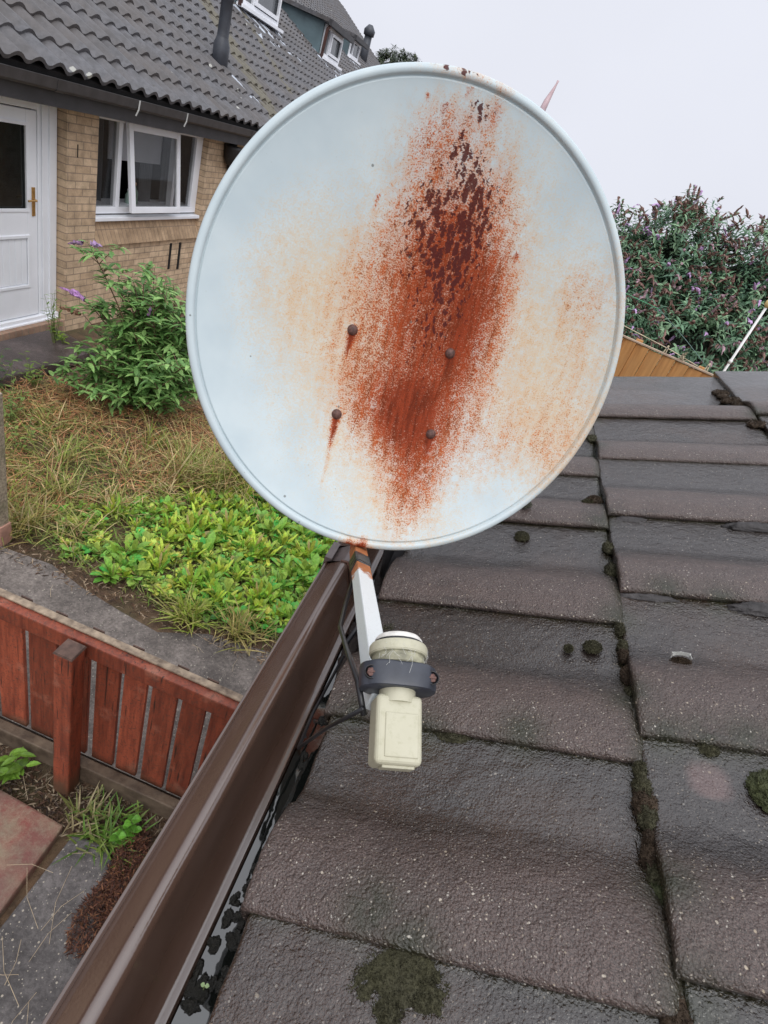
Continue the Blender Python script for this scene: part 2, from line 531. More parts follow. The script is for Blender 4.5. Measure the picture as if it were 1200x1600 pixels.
M_ENAMEL = m_enamel()
M_TILE = m_tile()
M_WHITE_STEEL = simple('white_painted_steel', (0.66, 0.71, 0.72), 0.4, 0.08, 20)
M_RUST = simple('rust', (0.30, 0.085, 0.03), 0.8, 0.5, 60, 0.5, 200, 0.002)
M_BOLT = simple('rusty_bolt', (0.10, 0.045, 0.035), 0.6, 0.5, 250, 0.6, 300, 0.001)
M_CREAM = None
def m_cream():
    t = NT('aged_cream_plastic')
    P = t.pos()
    n = t.noise(P, 30, 4); n2 = t.noise(P, 160, 4, 0.7)
    c = t.mix(n, (0.40, 0.38, 0.27), (0.48, 0.46, 0.355))
    c = t.mix(t.mr(n2, 0.52, 0.75, 0, 0.5), c, (0.30, 0.29, 0.18))
    t.col(c); t.rough(0.5); t.nrm(t.bump(n2, 0.15, 0.001))
    return t.m
M_CREAM = m_cream()
M_GREY_CREAM = simple('dirty_cream_plastic', (0.28, 0.27, 0.19), 0.6, 0.5, 90, 0.2, 200, 0.001)
M_CLAMP = simple('slate_grey_plastic', (0.034, 0.038, 0.050), 0.32, 0.3, 40, 0.1, 300, 0.0005)
M_BLACK = simple('black_plastic', (0.012, 0.012, 0.014), 0.35, 0.4, 30)
M_WHITE_PL = simple('white_plastic', (0.78, 0.78, 0.76), 0.35, 0.05, 10)
def m_gutter():
    t = NT('brown_gutter_plastic')
    P = t.pos()
    n = t.noise(t.mapping(P, (1, 0.25, 1)), 40, 4); nf = t.noise(P, 260, 3, 0.6)
    c = t.mix(n, (0.062, 0.035, 0.025), (0.100, 0.060, 0.045))
    v = t.voro(P, 120, out='all')
    sr = t.n('ShaderNodeSeparateColor'); t.l(v.outputs['Color'], sr.inputs[0])
    sp = t.mr(t.ma('SUBTRACT', t.mr(sr.outputs[0], 0.9, 1.0, 0, 0.12), v.outputs['Distance']), 0, 0.04)
    c = t.mix(sp, c, (0.02, 0.012, 0.01))
    t.col(c); t.rough(t.mr(n, 0.3, 0.7, 0.10, 0.22))
    t.nrm(t.bump(nf, 0.12, 0.001))
    t.p(IOR=1.65, Specular_IOR_Level=0.85)
    return t.m
M_GUTTER = m_gutter()
def m_moss(name, a, b, sc=180):
    t = NT(name)
    P = t.pos()
    n = t.noise(P, sc, 4, 0.7); n2 = t.noise(P, sc / 5, 3)
    t.col(t.mix(n2, t.mix(n, tuple(x * 0.35 for x in a), a), t.mix(n, tuple(x * 0.4 for x in b), b)))
    t.rough(0.75); t.nrm(t.bump(n, 0.9, 0.005))
    return t.m
M_MOSS_DARK = m_moss('dark_moss', (0.045, 0.040, 0.020), (0.09, 0.085, 0.035))
M_MOSS_BROWN = m_moss('brown_moss', (0.075, 0.040, 0.014), (0.035, 0.022, 0.012))
M_MOSS_GREEN = m_moss('green_moss', (0.10, 0.115, 0.03), (0.06, 0.07, 0.035))
M_MOSS_GREY = m_moss('grey_lichen', (0.20, 0.20, 0.15), (0.11, 0.11, 0.08))
M_WETMOSS = None
def m_wetmoss():
    t = NT('soaked_black_moss')
    P = t.pos(); n = t.noise(P, 220, 4, 0.7)
    t.col(t.mix(n, (0.004, 0.004, 0.004), (0.03, 0.028, 0.02))); t.rough(0.18); t.nrm(t.bump(n, 0.9, 0.006))
    return t.m
M_WETMOSS = m_wetmoss()
def m_water():
    t = NT('standing_water')
    P = t.pos()
    t.col((0.008, 0.009, 0.008)); t.rough(0.03)
    t.nrm(t.bump(t.noise(P, 35, 2), 0.10, 0.002))
    t.p(IOR=1.6, Specular_IOR_Level=0.9)
    return t.m
M_WATER = m_water()

# ------------------------------------------------------------------ ground and paving
ZG = -2.9
def m_soil():
    t = NT('soil'); P = t.pos()
    n = t.noise(P, 2.2, 5, 0.6); nf = t.noise(P, 45, 5, 0.7); nm = t.noise(P, 12, 4, 0.6)
    c = t.mix(t.mr(nm, 0.35, 0.65), (0.075, 0.048, 0.030), (0.19, 0.115, 0.065))
    c = t.mix(t.mr(nf, 0.4, 0.7, 0, 0.6), c, (0.15, 0.10, 0.06))
    c = t.mix(t.mr(n, 0.5, 0.75, 0, 0.7), c, (0.07, 0.075, 0.03))
    t.col(c); t.rough(0.9); t.nrm(t.bump(nf, 0.8, 0.03))
    return t.m
M_SOIL = m_soil()
def m_concrete(name, a, b, grit=0.8, wet=0.75):
    t = NT(name); P = t.pos()
    n = t.noise(P, 3, 5, 0.65); nf = t.noise(P, 60, 5, 0.7); nm = t.noise(P, 14, 5, 0.65)
    c = t.mix(t.mr(nm, 0.3, 0.7), a, b)
    c = t.mix(t.mr(n, 0.38, 0.62, 0, 0.75), c, tuple(x * 0.5 for x in a))
    c = t.mix(t.mr(nf, 0.4, 0.6), t.mix(1.0, c, (0.72, 0.72, 0.72), 'MULTIPLY'), t.mix(1.0, c, (1.2, 1.2, 1.2), 'MULTIPLY'))
    for sc, lo, r0 in ((55, 0.45, 0.30), (24, 0.75, 0.18), (110, 0.5, 0.3)):
        v = t.voro(P, sc, out='all'); sr = t.n('ShaderNodeSeparateColor'); t.l(v.outputs['Color'], sr.inputs[0])
        sp = t.mr(t.ma('SUBTRACT', t.mr(sr.outputs[0], lo, 1.0, 0, r0), v.outputs['Distance']), 0, 0.05)
        c = t.mix(t.ma('MULTIPLY', sp, grit), c, (0.42, 0.38, 0.31))
    t.col(c); t.rough(wet); t.nrm(t.bump(nf, 0.5, 0.01))
    return t.m
M_PATH = m_concrete('damp_concrete', (0.125, 0.105, 0.092), (0.25, 0.215, 0.19), 0.6)
M_SLAB = m_concrete('rough_grey_slab', (0.11, 0.10, 0.098), (0.20, 0.185, 0.178), 0.9)
def m_redslab():
    t = NT('worn_red_slab'); P = t.pos()
    n = t.noise(P, 7, 5, 0.65); nf = t.noise(P, 55, 5, 0.7); n3 = t.noise(P, 3, 3)
    c = t.mix(t.mr(n, 0.4, 0.62), (0.24, 0.075, 0.06), (0.25, 0.19, 0.13))
    c = t.mix(t.mr(nf, 0.45, 0.7, 0, 0.6), c, (0.34, 0.27, 0.19))
    c = t.mix(t.mr(n3, 0.5, 0.7, 0, 0.5), c, (0.12, 0.09, 0.08))
    t.col(c); t.rough(0.8); t.nrm(t.bump(nf, 0.5, 0.01)); return t.m
M_REDSLAB = m_redslab()

n = 90
gx = np.concatenate([[-300, -80, -20], np.linspace(-7, 4, n), [20, 80, 300]])
gy = np.concatenate([[-300, -80, -20, -5], np.linspace(-1, 10, n), [20, 50, 110, 300]])
GX, GY = np.meshgrid(gx, gy)
near = ((GX > -7.2) & (GX < 4.2) & (GY > -1.2) & (GY < 10.2)).astype(float)
GZ = ZG + near * (0.02 * vnoise(np.stack([GX.ravel(), GY.ravel()], 1), 3, 4, 2.5)).reshape(GX.shape) - 0.02
mb = MB(); nx, ny = len(gx), len(gy)
mb.v = np.stack([GX.ravel(), GY.ravel(), GZ.ravel()], 1).tolist()
mb.f = [(j * nx + i, j * nx + i + 1, (j + 1) * nx + i + 1, (j + 1) * nx + i) for j in range(ny - 1) for i in range(nx - 1)]
struct('ground', mb, M_SOIL, smooth=True)

# path strip beyond the red fence (irregular far edge)
mb = MB()
pf = [(-4.2, 2.55), (-3.0, 2.50), (-2.45, 2.47), (-2.1, 2.50), (-1.83, 2.44), (-1.5, 2.40), (-1.22, 2.38), (-0.95, 2.50), (-0.58, 2.56), (-0.2, 2.60), (0.05, 2.6)]
vs = []
for x, y in pf: vs += [(x, 1.50, ZG + 0.012), (x, y + 0.02 * math.sin(x * 17), ZG + 0.012), (x, y + 0.03 * math.sin(x * 17) + 0.02, ZG - 0.06), (x, 1.50, ZG - 0.06)]
fs = []
for i in range(len(pf) - 1):
    a, b = 4 * i, 4 * i + 4
    fs += [(a, b, b + 1, a + 1), (a + 1, b + 1, b + 2, a + 2), (a + 3, a, b, b + 3)]
mb.add(vs, fs)
struct('path', mb, M_PATH)

# slabs close to the camera
def slab(name, pts, z, th, m):
    mb = MB(); n = len(pts)
    mb.add([(x, y, z) for x, y in pts] + [(x, y, z - th) for x, y in pts],
           [tuple(range(n))] + [(i, i + n, (i + 1) % n + n, (i + 1) % n) for i in range(n)])
    return obj(name, mb, m, bevel=0.012, fix=True)
o = slab('paving_slab', [(-0.918, 1.176), (-0.905, 0.80), (-0.90, 0.50), (-1.50, 0.52), (-1.50, 1.19), (-1.25, 1.20)], ZG + 0.035, 0.06, M_REDSLAB)
tag(o, 'worn reddish paving slab with a yellowed edge at the left, below the red fence', 'paving slab')
o = slab('paving_slab', [(-0.862, 1.165), (-0.70, 1.18), (-0.64, 1.13), (-0.52, 0.85), (-0.45, 0.45), (-0.88, 0.45)], ZG + 0.025, 0.06, M_SLAB)
tag(o, 'rough grey paving slab beside the reddish slab, under the gutter', 'paving slab')

# brown rotten debris and soil strip at the fence foot
def blade_cloud(name, n, area, zr, L, W, cols, m, flat=0.25, seed=1, bend=0.3, z0=ZG, patchy=False):
    r = np.random.default_rng(seed)
    P = np.array([area(r) for _ in range(n)])
    if patchy:
        P = P[(vnoise(P, 17, 3, 1.5) + r.normal(0, 0.25, n)) > -0.25]; n = len(P)
    P = np.column_stack([P, z0 + r.uniform(0, zr, n)])
    a = r.uniform(0, 6.283, n)
    D = np.column_stack([np.cos(a), np.sin(a), np.abs(r.normal(0, flat, n)) + 0.02])
    N = np.column_stack([r.normal(0, 0.3, n), r.normal(0, 0.3, n), np.ones(n)])
    lv = Leaves()
    cols = np.array(cols); ci = r.integers(0, len(cols), n)
    C = cols[ci] * r.uniform(0.6, 1.3, (n, 1))
    lv.add(P, D, N, r.uniform(0.5, 1.2, n) * L, r.uniform(0.6, 1.3, n) * W, C, bend=r.uniform(-0.1, bend, n))
    return lv.mesh(name, m)
def blob(cx, cy, rx, ry, rot=0):
    def f(r):
        a = r.uniform(0, 6.283); q = math.sqrt(r.uniform(0, 1)) * (0.8 + 0.25 * math.sin(3 * a + cx * 7))
        x, y = rx * q * math.cos(a), ry * q * math.sin(a)
        c, s = math.cos(rot), math.sin(rot)
        return cx + x * c - y * s, cy + x * s + y * c
    return f
o = blade_cloud('moss_debris', 7500, blob(-0.53, 1.02, 0.16, 0.27, 0.25), 0.07, 0.028, 0.004, [(0.14, 0.055, 0.032), (0.09, 0.035, 0.024), (0.22, 0.10, 0.05), (0.06, 0.03, 0.022)], M_DRY, 0.5, 5)
tag(o, 'reddish brown heap of rotted plant debris on the grey slab', 'debris', kind='stuff')

# ------------------------------------------------------------------ red picket fence
def m_redwood():
    t = NT('red_stained_timber'); P = t.pos()
    g = t.noise(t.mapping(P, (1, 1, 0.12)), 45, 5, 0.65); n = t.noise(P, 7, 4); nf = t.noise(P, 90, 4, 0.7)
    c = t.mix(t.mr(g, 0.3, 0.7), (0.15, 0.033, 0.017), (0.36, 0.088, 0.042))
    oi = t.n('ShaderNodeObjectInfo').outputs['Random']; c = t.mix(1.0, c, t.ramp(oi, [(0.0, (0.68, 0.62, 0.6)), (1.0, (1.25, 1.2, 1.2))]), 'MULTIPLY')
    c = t.mix(t.mr(n, 0.58, 0.72, 0, 0.6), c, (0.42, 0.17, 0.11))
    c = t.mix(t.mr(nf, 0.52, 0.68, 0, 0.85), c, (0.07, 0.04, 0.028))
    crk = t.noise(t.mapping(P, (1, 1, 0.05)), 75, 3, 0.6); c = t.mix(t.mr(crk, 0.62, 0.68, 0, 0.9), c, (0.03, 0.014, 0.01))
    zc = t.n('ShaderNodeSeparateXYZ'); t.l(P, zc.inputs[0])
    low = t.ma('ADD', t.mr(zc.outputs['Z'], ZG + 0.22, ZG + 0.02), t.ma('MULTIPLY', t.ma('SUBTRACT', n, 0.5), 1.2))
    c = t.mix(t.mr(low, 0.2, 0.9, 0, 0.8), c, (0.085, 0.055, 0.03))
    t.col(c); t.rough(0.6); t.nrm(t.bump(g, 0.5, 0.004)); return t.m
def m_weathered():
    t = NT('weathered_timber'); P = t.pos()
    g = t.noise(t.mapping(P, (0.12, 1, 1)), 60, 5, 0.65); n = t.noise(P, 10, 4)
    c = t.mix(t.mr(g, 0.3, 0.7), (0.13, 0.10, 0.075), (0.42, 0.35, 0.26))
    c = t.mix(t.mr(n, 0.5, 0.7, 0, 0.5), c, (0.12, 0.12, 0.06))
    t.col(c); t.rough(0.8); t.nrm(t.bump(g, 0.6, 0.004)); return t.m
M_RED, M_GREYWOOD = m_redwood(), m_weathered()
M_SOFTPOST = simple('grey_post_top', (0.085, 0.05, 0.038), 0.8, 0.5, 30, 0.5, 60, 0.004)
fe = thing('picket_fence', 'red stained low timber picket fence with a weathered grey capping, beside the concrete path', 'fence', (-1.0, 1.4, ZG))
FT = ZG + 0.965
mb = MB().box(-2.6, 0.05, 1.395, 1.455, FT - 0.088, FT - 0.003)
rail = obj('top_rail', mb, M_RED, fe, bevel=0.006)
mb = MB().box(-2.6, 0.05, 1.430, 1.462, FT, FT + 0.010)
obj('capping', mb, simple('worn_brown_capping', (0.20, 0.14, 0.10), 0.75, 0.5, 30, 0.5, 70, 0.004, c2=(0.40, 0.31, 0.22)), rail, bevel=0.003)
mb = MB().box(-2.6, 0.05, 1.38, 1.43, ZG + 0.02, ZG + 0.135)
obj('bottom_rail', mb, simple('damp_dark_timber', (0.10, 0.065, 0.042), 0.7, 0.45, 14, 0.5, 60, c2=(0.17, 0.125, 0.085)), fe, bevel=0.006)
mb = MB().box(-1.075, -0.995, 1.295, 1.375, ZG - 0.05, FT + 0.0)
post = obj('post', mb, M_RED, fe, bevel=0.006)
mb = MB().hexa([(-1.077, 1.293, FT + 0.002), (-0.993, 1.293, FT + 0.002), (-0.993, 1.377, FT + 0.002), (-1.077, 1.377, FT + 0.002),
                (-1.073, 1.297, FT + 0.010), (-0.997, 1.297, FT + 0.010), (-0.997, 1.373, FT + 0.012), (-1.073, 1.373, FT + 0.012)])
obj('post_cap', mb, M_SOFTPOST, post)
xs = [-2.5, -2.33, -2.16, -1.99, -1.82, -1.65, -1.49, -1.33, -1.17, -1.0, -0.872, -0.738, -0.604, -0.47, -0.336, -0.20]
for i, x in enumerate(xs):
    wd = 0.105 + 0.012 * random.random() if i > 8 else 0.135
    tl = random.uniform(-0.006, 0.006)
    y = 1.432
    mb = MB().hexa([(x, y, ZG + 0.10), (x + wd, y, ZG + 0.10), (x + wd, y + 0.02, ZG + 0.10), (x, y + 0.02, ZG + 0.10),
                    (x + tl, y, FT - 0.06), (x + wd + tl, y, FT - 0.06), (x + wd + tl, y + 0.02, FT - 0.06), (x + tl, y + 0.02, FT - 0.06)])
    # boards stand behind the rails, their upper ends nailed to the back of the rail
    mb.v = [(a, b + 0.026, c) for a, b, c in mb.v]
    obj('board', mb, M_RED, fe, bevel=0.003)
mb = MB().box(-1.145, -1.085, 1.36, 1.392, ZG + 0.10, FT - 0.08)
for k in range(8):   # dark felt scraps nailed along the back edge
    x = -1.35 + k * 0.17 + random.uniform(-0.03, 0.03)
    obj('nailed_scrap', MB().box(x, x + 0.05, 1.4635, 1.468, FT - 0.03, FT + 0.014), M_SOFTPOST, fe)

# weathered post on the far left
p = thing('timber_post', 'pale weathered timber post at the left edge of the garden', 'post', (-2.48, 2.52, ZG))
mb = MB().box(-2.535, -2.462, 2.50, 2.57, ZG - 0.05, -1.80)
a = obj('post_shaft', mb, M_GREYWOOD, p, bevel=0.006)
mb = MB().box(-2.54, -2.452, 2.49, 2.58, ZG, ZG + 0.16)
obj('post_foot', mb, simple('pink_brick', (0.36, 0.2, 0.15), 0.85, 0.3, 12, 0.3), p, bevel=0.006)

# ------------------------------------------------------------------ outbuilding roof under the camera
S23, C23 = math.sin(R(23)), math.cos(R(23))
UPV = np.array([C23, 0, S23]); NV = np.array([-S23, 0, C23])
def rp(A, Y, h=0.0):
    """point on the tiled roof: A metres up the slope, Y along the eave, h above the tile plane"""
    return A * UPV + NV * (-0.6 + h) + np.array([0, Y, 0])
def step_line(k, Y):
    return -0.255 if k == 0 else 0.130 + 0.020 * Y + 0.455 * (k - 1)

ob = thing('outbuilding', 'low outbuilding under a wet brown-black interlocking tile roof, carrying the satellite dish', 'building', (0.6, 1.0, ZG))
def tile_profile(y, L):
    """height across one tile and crest weight; y metres from the lip, L length"""
    W_ = min(L, 0.30)
    p = np.clip(y / W_, 0, None)
    h = np.where(p < 0.58, 0.006 + 0.026 * np.cos(np.clip((p - 0.18) / 0.40, -0.5, 1) * math.pi / 2) ** 1.4, 0.006)
    h = np.where(p > 0.58, 0.006 + 0.007 * np.clip((p - 0.58) / 0.42, 0, 1) ** 1.5, h)
    c = np.clip(1.0 - (p - 0.30) / 0.25, 0, 1) * np.clip(0.4 + p / 0.04, 0, 1)
    return h, c
joints = [[-0.30, -0.02, 0.262, 0.512, 0.775, 1.086, 1.35, 1.63, 1.92, 2.24],
          [-0.28, 0.015, 0.288, 0.545, 0.848, 1.125, 1.44, 1.782, 2.262],
          [-0.26, 0.03, 0.31, 0.56, 0.86, 1.15, 1.47, 1.80, 2.30],
          [-0.26, 0.03, 0.31, 0.56, 0.86, 1.15, 1.47, 1.80, 2.30],
          [-0.26, 0.03, 0.31, 0.56, 0.86, 1.15, 1.47, 1.80, 2.30],
          [-0.26, 0.03, 0.31, 0.56, 0.86, 1.15, 1.47, 1.80, 2.30]]
mbt = MB(); CR = []; PK = []; MO = []
moss_seeds = [(-0.095, 0.252), (0.215, 0.545), (0.17, 0.542), (0.135, 0.60), (0.14, 0.78), (0.14, 0.36), (0.145, 0.27), (0.14, 1.1), (0.16, 1.5), (0.17, 1.75), (-0.13, 0.28), (-0.09, 0.26), (0.26, 0.55), (0.32, 0.54),
              (-0.22, 0.51), (-0.12, 0.50), (0.0, 0.52), (0.30, 0.84), (0.22, 0.85), (0.62, 1.8), (0.60, 1.95)]
for k, J in enumerate(joints):
    for i in range(len(J) - 1):
        y0, y1 = J[i], J[i + 1]; L = y1 - y0
        ny_, na_ = 46, 40
        yy = np.concatenate([[y0 + 0.004, y0 - 0.003, y0 - 0.004, y0 - 0.001], np.linspace(y0 + 0.004, y1 + 0.012, ny_)])
        rngt = np.random.default_rng(100 * k + i)
        jit = rngt.uniform(-0.004, 0.004); lift = rngt.uniform(-0.001, 0.0025)
        hh, cc = tile_profile(yy - y0, L)
        hh[0], hh[1], hh[2], hh[3] = 0.010, 0.0125, 0.0195, hh[4] - 0.0012
        cc[:2] = 0.5; cc[2:4] = 0.9
        A0 = np.array([step_line(k, y) for y in yy]) + jit + 0.0022 * vnoise(np.stack([yy * 60, yy * 0 + k], 1), k, 3, 0.6)
        if k == 0: A0 = A0 + 0.006 * (np.array(hh) < 0.015) + (0.055 if i == 5 else 0.03 if i == 6 else 0)
        A1 = A0 * 0 + step_line(k + 1, (y0 + y1) / 2) + 0.07
        if k == 5: A1 = A0 + 0.9
        ta = np.concatenate([[0, 0, 0.004, 0.012], np.linspace(0.03, 1, na_)])
        rowsV = []; c_ = []; pk = []; mo = []
        for q, t_ in enumerate(ta):
            A = A0 + (A1 - A0) * t_
            off = 0.019 * (1 - t_ * 0.75) + lift
            over = A - np.array([step_line(k + 1, y) for y in yy]); h = hh * np.clip(1 - over / 0.012, 0, 1) ** 0.7 * 1.0 - np.clip(over / 0.02, 0, 1) * 0.012 + off - (0.020 if q == 0 else 0.005 if q == 1 else 0.0012 if q == 2 else 0)
            h = h + 0.0011 * vnoise(np.stack([A * 14, yy * 14], 1), 5 + k, 3, 1.0)
            pts = A[:, None] * UPV + (h - 0.6 - 0.016)[:, None] * NV + np.stack([yy * 0, yy, yy * 0], 1)
            rowsV.append(pts)
            c_.append(cc * (0.4 if q < 2 else 1) * (0.75 + 0.4 * rngt.random()) if False else cc * (0.35 if q < 2 else 1))
            pk.append(np.exp(-(((A - 0.207) / 0.026) ** 2 + ((yy - 0.497) / 0.026) ** 2) ** 2) if k == 1 else yy * 0)
            m_ = yy * 0
            for (ma, my) in moss_seeds: m_ = np.maximum(m_, np.exp(-(((A - ma) / 0.03) ** 2 + ((yy - my) / 0.03) ** 2)))
            # darker band under each lip; dirt and moss along each course edge
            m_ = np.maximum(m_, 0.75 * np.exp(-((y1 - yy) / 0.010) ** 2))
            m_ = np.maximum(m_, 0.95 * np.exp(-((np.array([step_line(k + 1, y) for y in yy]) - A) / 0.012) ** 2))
            mo.append(m_)
        nr_ = len(yy)
        fs = [(a * nr_ + b, a * nr_ + b + 1, (a + 1) * nr_ + b + 1, (a + 1) * nr_ + b) for a in range(len(ta) - 1) for b in range(nr_ - 1)]
        mbt.add(np.concatenate(rowsV), [f[::-1] for f in fs])
        CR.append(np.concatenate(c_)); PK.append(np.concatenate(pk)); MO.append(np.concatenate(mo))
roof = obj('roof', mbt, M_TILE, ob, smooth=True, attrs={'crest': np.concatenate(CR), 'pink': np.concatenate(PK), 'mossy': np.concatenate(MO)})
# underlay, verge board and walls
M_FELT = simple('black_roofing_felt', (0.012, 0.011, 0.011), 0.8, 0.3, 30, 0.5, 90)
mb = MB()
a0, a1 = -0.235, 3.2
mb.hexa([rp(a0, -0.30, -0.06), rp(a1, -0.30, -0.06), rp(a1, 2.235, -0.06), rp(a0, 2.235, -0.06), rp(a0, -0.30, -0.035), rp(a1, -0.30, -0.035), rp(a1, 2.235, -0.035), rp(a0, 2.235, -0.035)])
obj('underlay', mb, M_FELT, ob)
M_DARKWOOD = simple('dark_brown_board', (0.035, 0.022, 0.018), 0.5, 0.3, 12, 0.2, 60)
mb = MB(); mb.box(0.012, 0.030, -0.30, 2.25, -0.93, -0.684)
obj('fascia', mb, M_DARKWOOD, ob)
M_BRICK_OB = m_brick('red_brown_brick', (1, 2), (0.27, 0.13, 0.09), (0.35, 0.18, 0.12), (0.3, 0.26, 0.22))
mb = MB(); mb.box(0.14, 0.36, -0.28, 2.2, ZG - 0.05, -0.74); mb.box(0.36, 3.0, 1.98, 2.2, ZG - 0.05, -0.66)
mb.box(0.031, 0.14, -0.28, 2.22, -0.93, -0.90)
obj('wall', mb, M_BRICK_OB, ob)

# ------------------------------------------------------------------ gutter
gt = thing('roof_gutter', 'brown plastic ogee gutter along the eave, holding water below the tiles', 'gutter', (-0.05, 1.0, -0.78))
prof = [(-0.1315, -0.722), (-0.1325, -0.712), (-0.1315, -0.7085), (-0.1285, -0.7075), (-0.1265, -0.7095), (-0.1258, -0.7115), (-0.1035, -0.6935)]
for a in np.linspace(125, 15, 9): prof.append((-0.0945 + 0.0115 * math.cos(R(a)), -0.7005 + 0.0115 * math.sin(R(a))))
prof += [(-0.0805, -0.706), (-0.0755, -0.720), (-0.069, -0.736), (-0.061, -0.749), (-0.053, -0.758), (-0.046, -0.7625), (-0.042, -0.7625), (-0.038, -0.7605), (-0.0355, -0.7605), (-0.033, -0.764), (-0.032, -0.772), (-0.0315, -0.80)]
inner = list(prof)
back = [(-0.0305, -0.812), (0.008, -0.812), (0.008, -0.735), (0.011, -0.735), (0.011, -0.815), (-0.034, -0.815)]
outer = [(-0.040, -0.786), (-0.065, -0.775), (-0.082, -0.752), (-0.09, -0.725), (-0.10, -0.712), (-0.124, -0.724)]
mb = MB(); mb.extrude_y(inner + back + outer, -0.35, 2.20, closed=True, cuts=40)
vv = np.array(mb.v); vv[:, 0] += 0.0012 * np.sin(vv[:, 1] * 5.0); vv[:, 2] += 0.001 * np.sin(vv[:, 1] * 7.0 + 1); mb.v = vv.tolist()
obj('gutter_channel', mb, M_GUTTER, gt, smooth=False, bevel=0, fix=True)
ch = bpy.data.objects['gutter_channel']
for pgn in ch.data.polygons: pgn.use_smooth = True
es = ch.modifiers.new('split', 'EDGE_SPLIT'); es.split_angle = R(38)
# union bracket
def scaled(pr, s, cx=-0.07, cz=-0.745): return [(cx + (x - cx) * s, cz + (z - cz) * s) for x, z in pr]
mb = MB()
pr = inner[:-3]
io = [(x + 0.002, z + 0.004) for x, z in pr]; oo = [(x - 0.001, z - 0.0005) for x, z in pr]
mb.extrude_y(io + oo[::-1], 0.905, 0.965, closed=True)
mb.hexa([(-0.137, 0.905, -0.735), (-0.1335, 0.905, -0.735), (-0.1335, 0.965, -0.735), (-0.137, 0.965, -0.735), (-0.137, 0.905, -0.696), (-0.122, 0.905, -0.696), (-0.122, 0.965, -0.696), (-0.137, 0.965, -0.696)])
obj('gutter_union', mb, simple('faded_brown_union', (0.11, 0.085, 0.08), 0.35, 0.2, 60), gt, bevel=0.001, fix=True)
mb = MB(); mb.tube([(-0.103, 0.902, -0.688), (-0.090, 0.902, -0.686), (-0.080, 0.902, -0.70), (-0.070, 0.902, -0.728), (-0.058, 0.902, -0.75)], 0.0022, 6)
obj('union_seal', mb, simple('perished_seal', (0.10, 0.045, 0.03), 0.7, 0.4, 100), gt)

# water and soaked moss lying in the gutter
mb = MB(); nxw, nyw = 6, 60
xs_ = np.linspace(-0.030, 0.0075, nxw); ys_ = np.linspace(-0.33, 2.19, nyw)
mb.v = [(x, y, -0.7695) for y in ys_ for x in xs_]
mb.f = [(j * nxw + i, j * nxw + i + 1, (j + 1) * nxw + i + 1, (j + 1) * nxw + i) for j in range(nyw - 1) for i in range(nxw - 1)]
struct('water', mb, M_WATER, smooth=True)

def clump_mesh(c, axes, r3, seed, bumps=0.35, sub=4, flat=True, sc=3.0):
    bm = bmesh.new(); bmesh.ops.create_icosphere(bm, subdivisions=sub, radius=1)
    V = np.array([v.co[:] for v in bm.verts]); F = [tuple(v.index for v in f.verts) for f in bm.faces]; bm.free()
    d_ = 1 + bumps * vnoise(V, seed, 3, sc) + bumps * 0.5 * vnoise(V, seed + 9, 2, sc * 4)
    V = V * d_[:, None]
    if flat: V[:, 2] = np.where(V[:, 2] < -0.25, -0.25, V[:, 2])
    P = V * np.array(r3)
    Wp = P @ np.array(axes) + np.array(c)
    mb = MB(); mb.v = Wp.tolist(); mb.f = F
    return mb
def fuzz(mb, nb_, L, seed):
    """grow short moss shoots out of a clump mesh"""
    r = np.random.default_rng(seed)
    V = np.array(mb.v); F = np.array([f for f in mb.f if len(f) == 3])
    a, b, c = V[F[:, 0]], V[F[:, 1]], V[F[:, 2]]
    nn = np.cross(b - a, c - a); ar = np.linalg.norm(nn, axis=1) + 1e-12; nn = nn / ar[:, None]
    cen = V.mean(0); fl_ = ((a - cen) * nn).sum(1) < 0; nn[fl_] *= -1
    wt = ar * (nn[:, 2] > -0.1); i = r.choice(len(F), nb_, p=wt / wt.sum())
    u = r.random(nb_); v = r.random(nb_); k_ = u + v > 1; u[k_] = 1 - u[k_]; v[k_] = 1 - v[k_]
    P = a[i] + (b[i] - a[i]) * u[:, None] + (c[i] - a[i]) * v[:, None] - nn[i] * L * 0.2
    D = nn[i] + r.normal(0, 0.55, (nb_, 3)); N = r.normal(size=(nb_, 3))
    lv_, lf_, _ = leaf_arrays(P, D, N, L * r.uniform(0.5, 1.2, nb_), L * 0.32, bend=0.2, seg=1)
    mb.add(lv_, lf_)
    return mb
AXR = np.array([[0, 1, 0], UPV, NV])     # roof axes: along eave, up slope, out of the roof
AXW = np.eye(3)
gm_labels = {}
gut_clumps = [(-0.012, 0.225, 0.014, 0.016), (-0.022, 0.24, 0.010, 0.014), (0.000, 0.248, 0.009, 0.012), (-0.020, 0.268, 0.009, 0.010), (-0.006, 0.283, 0.010, 0.013),
              (-0.019, 0.300, 0.008, 0.012), (-0.008, 0.312, 0.008, 0.010), (-0.022, 0.322, 0.006, 0.008), (-0.012, 0.336, 0.009, 0.010), (-0.004, 0.300, 0.006, 0.010),
              (-0.015, 0.360, 0.008, 0.009), (-0.006, 0.385, 0.009, 0.010), (-0.008, 0.415, 0.003, 0.005), (-0.010, 0.44, 0.003, 0.004), (-0.012, 0.52, 0.007, 0.016), (-0.009, 0.60, 0.008, 0.012)]
nb_words = ['in the lowest corner of the picture', 'tight against the brown gutter wall near the bottom', 'under the tile edge near the bottom']
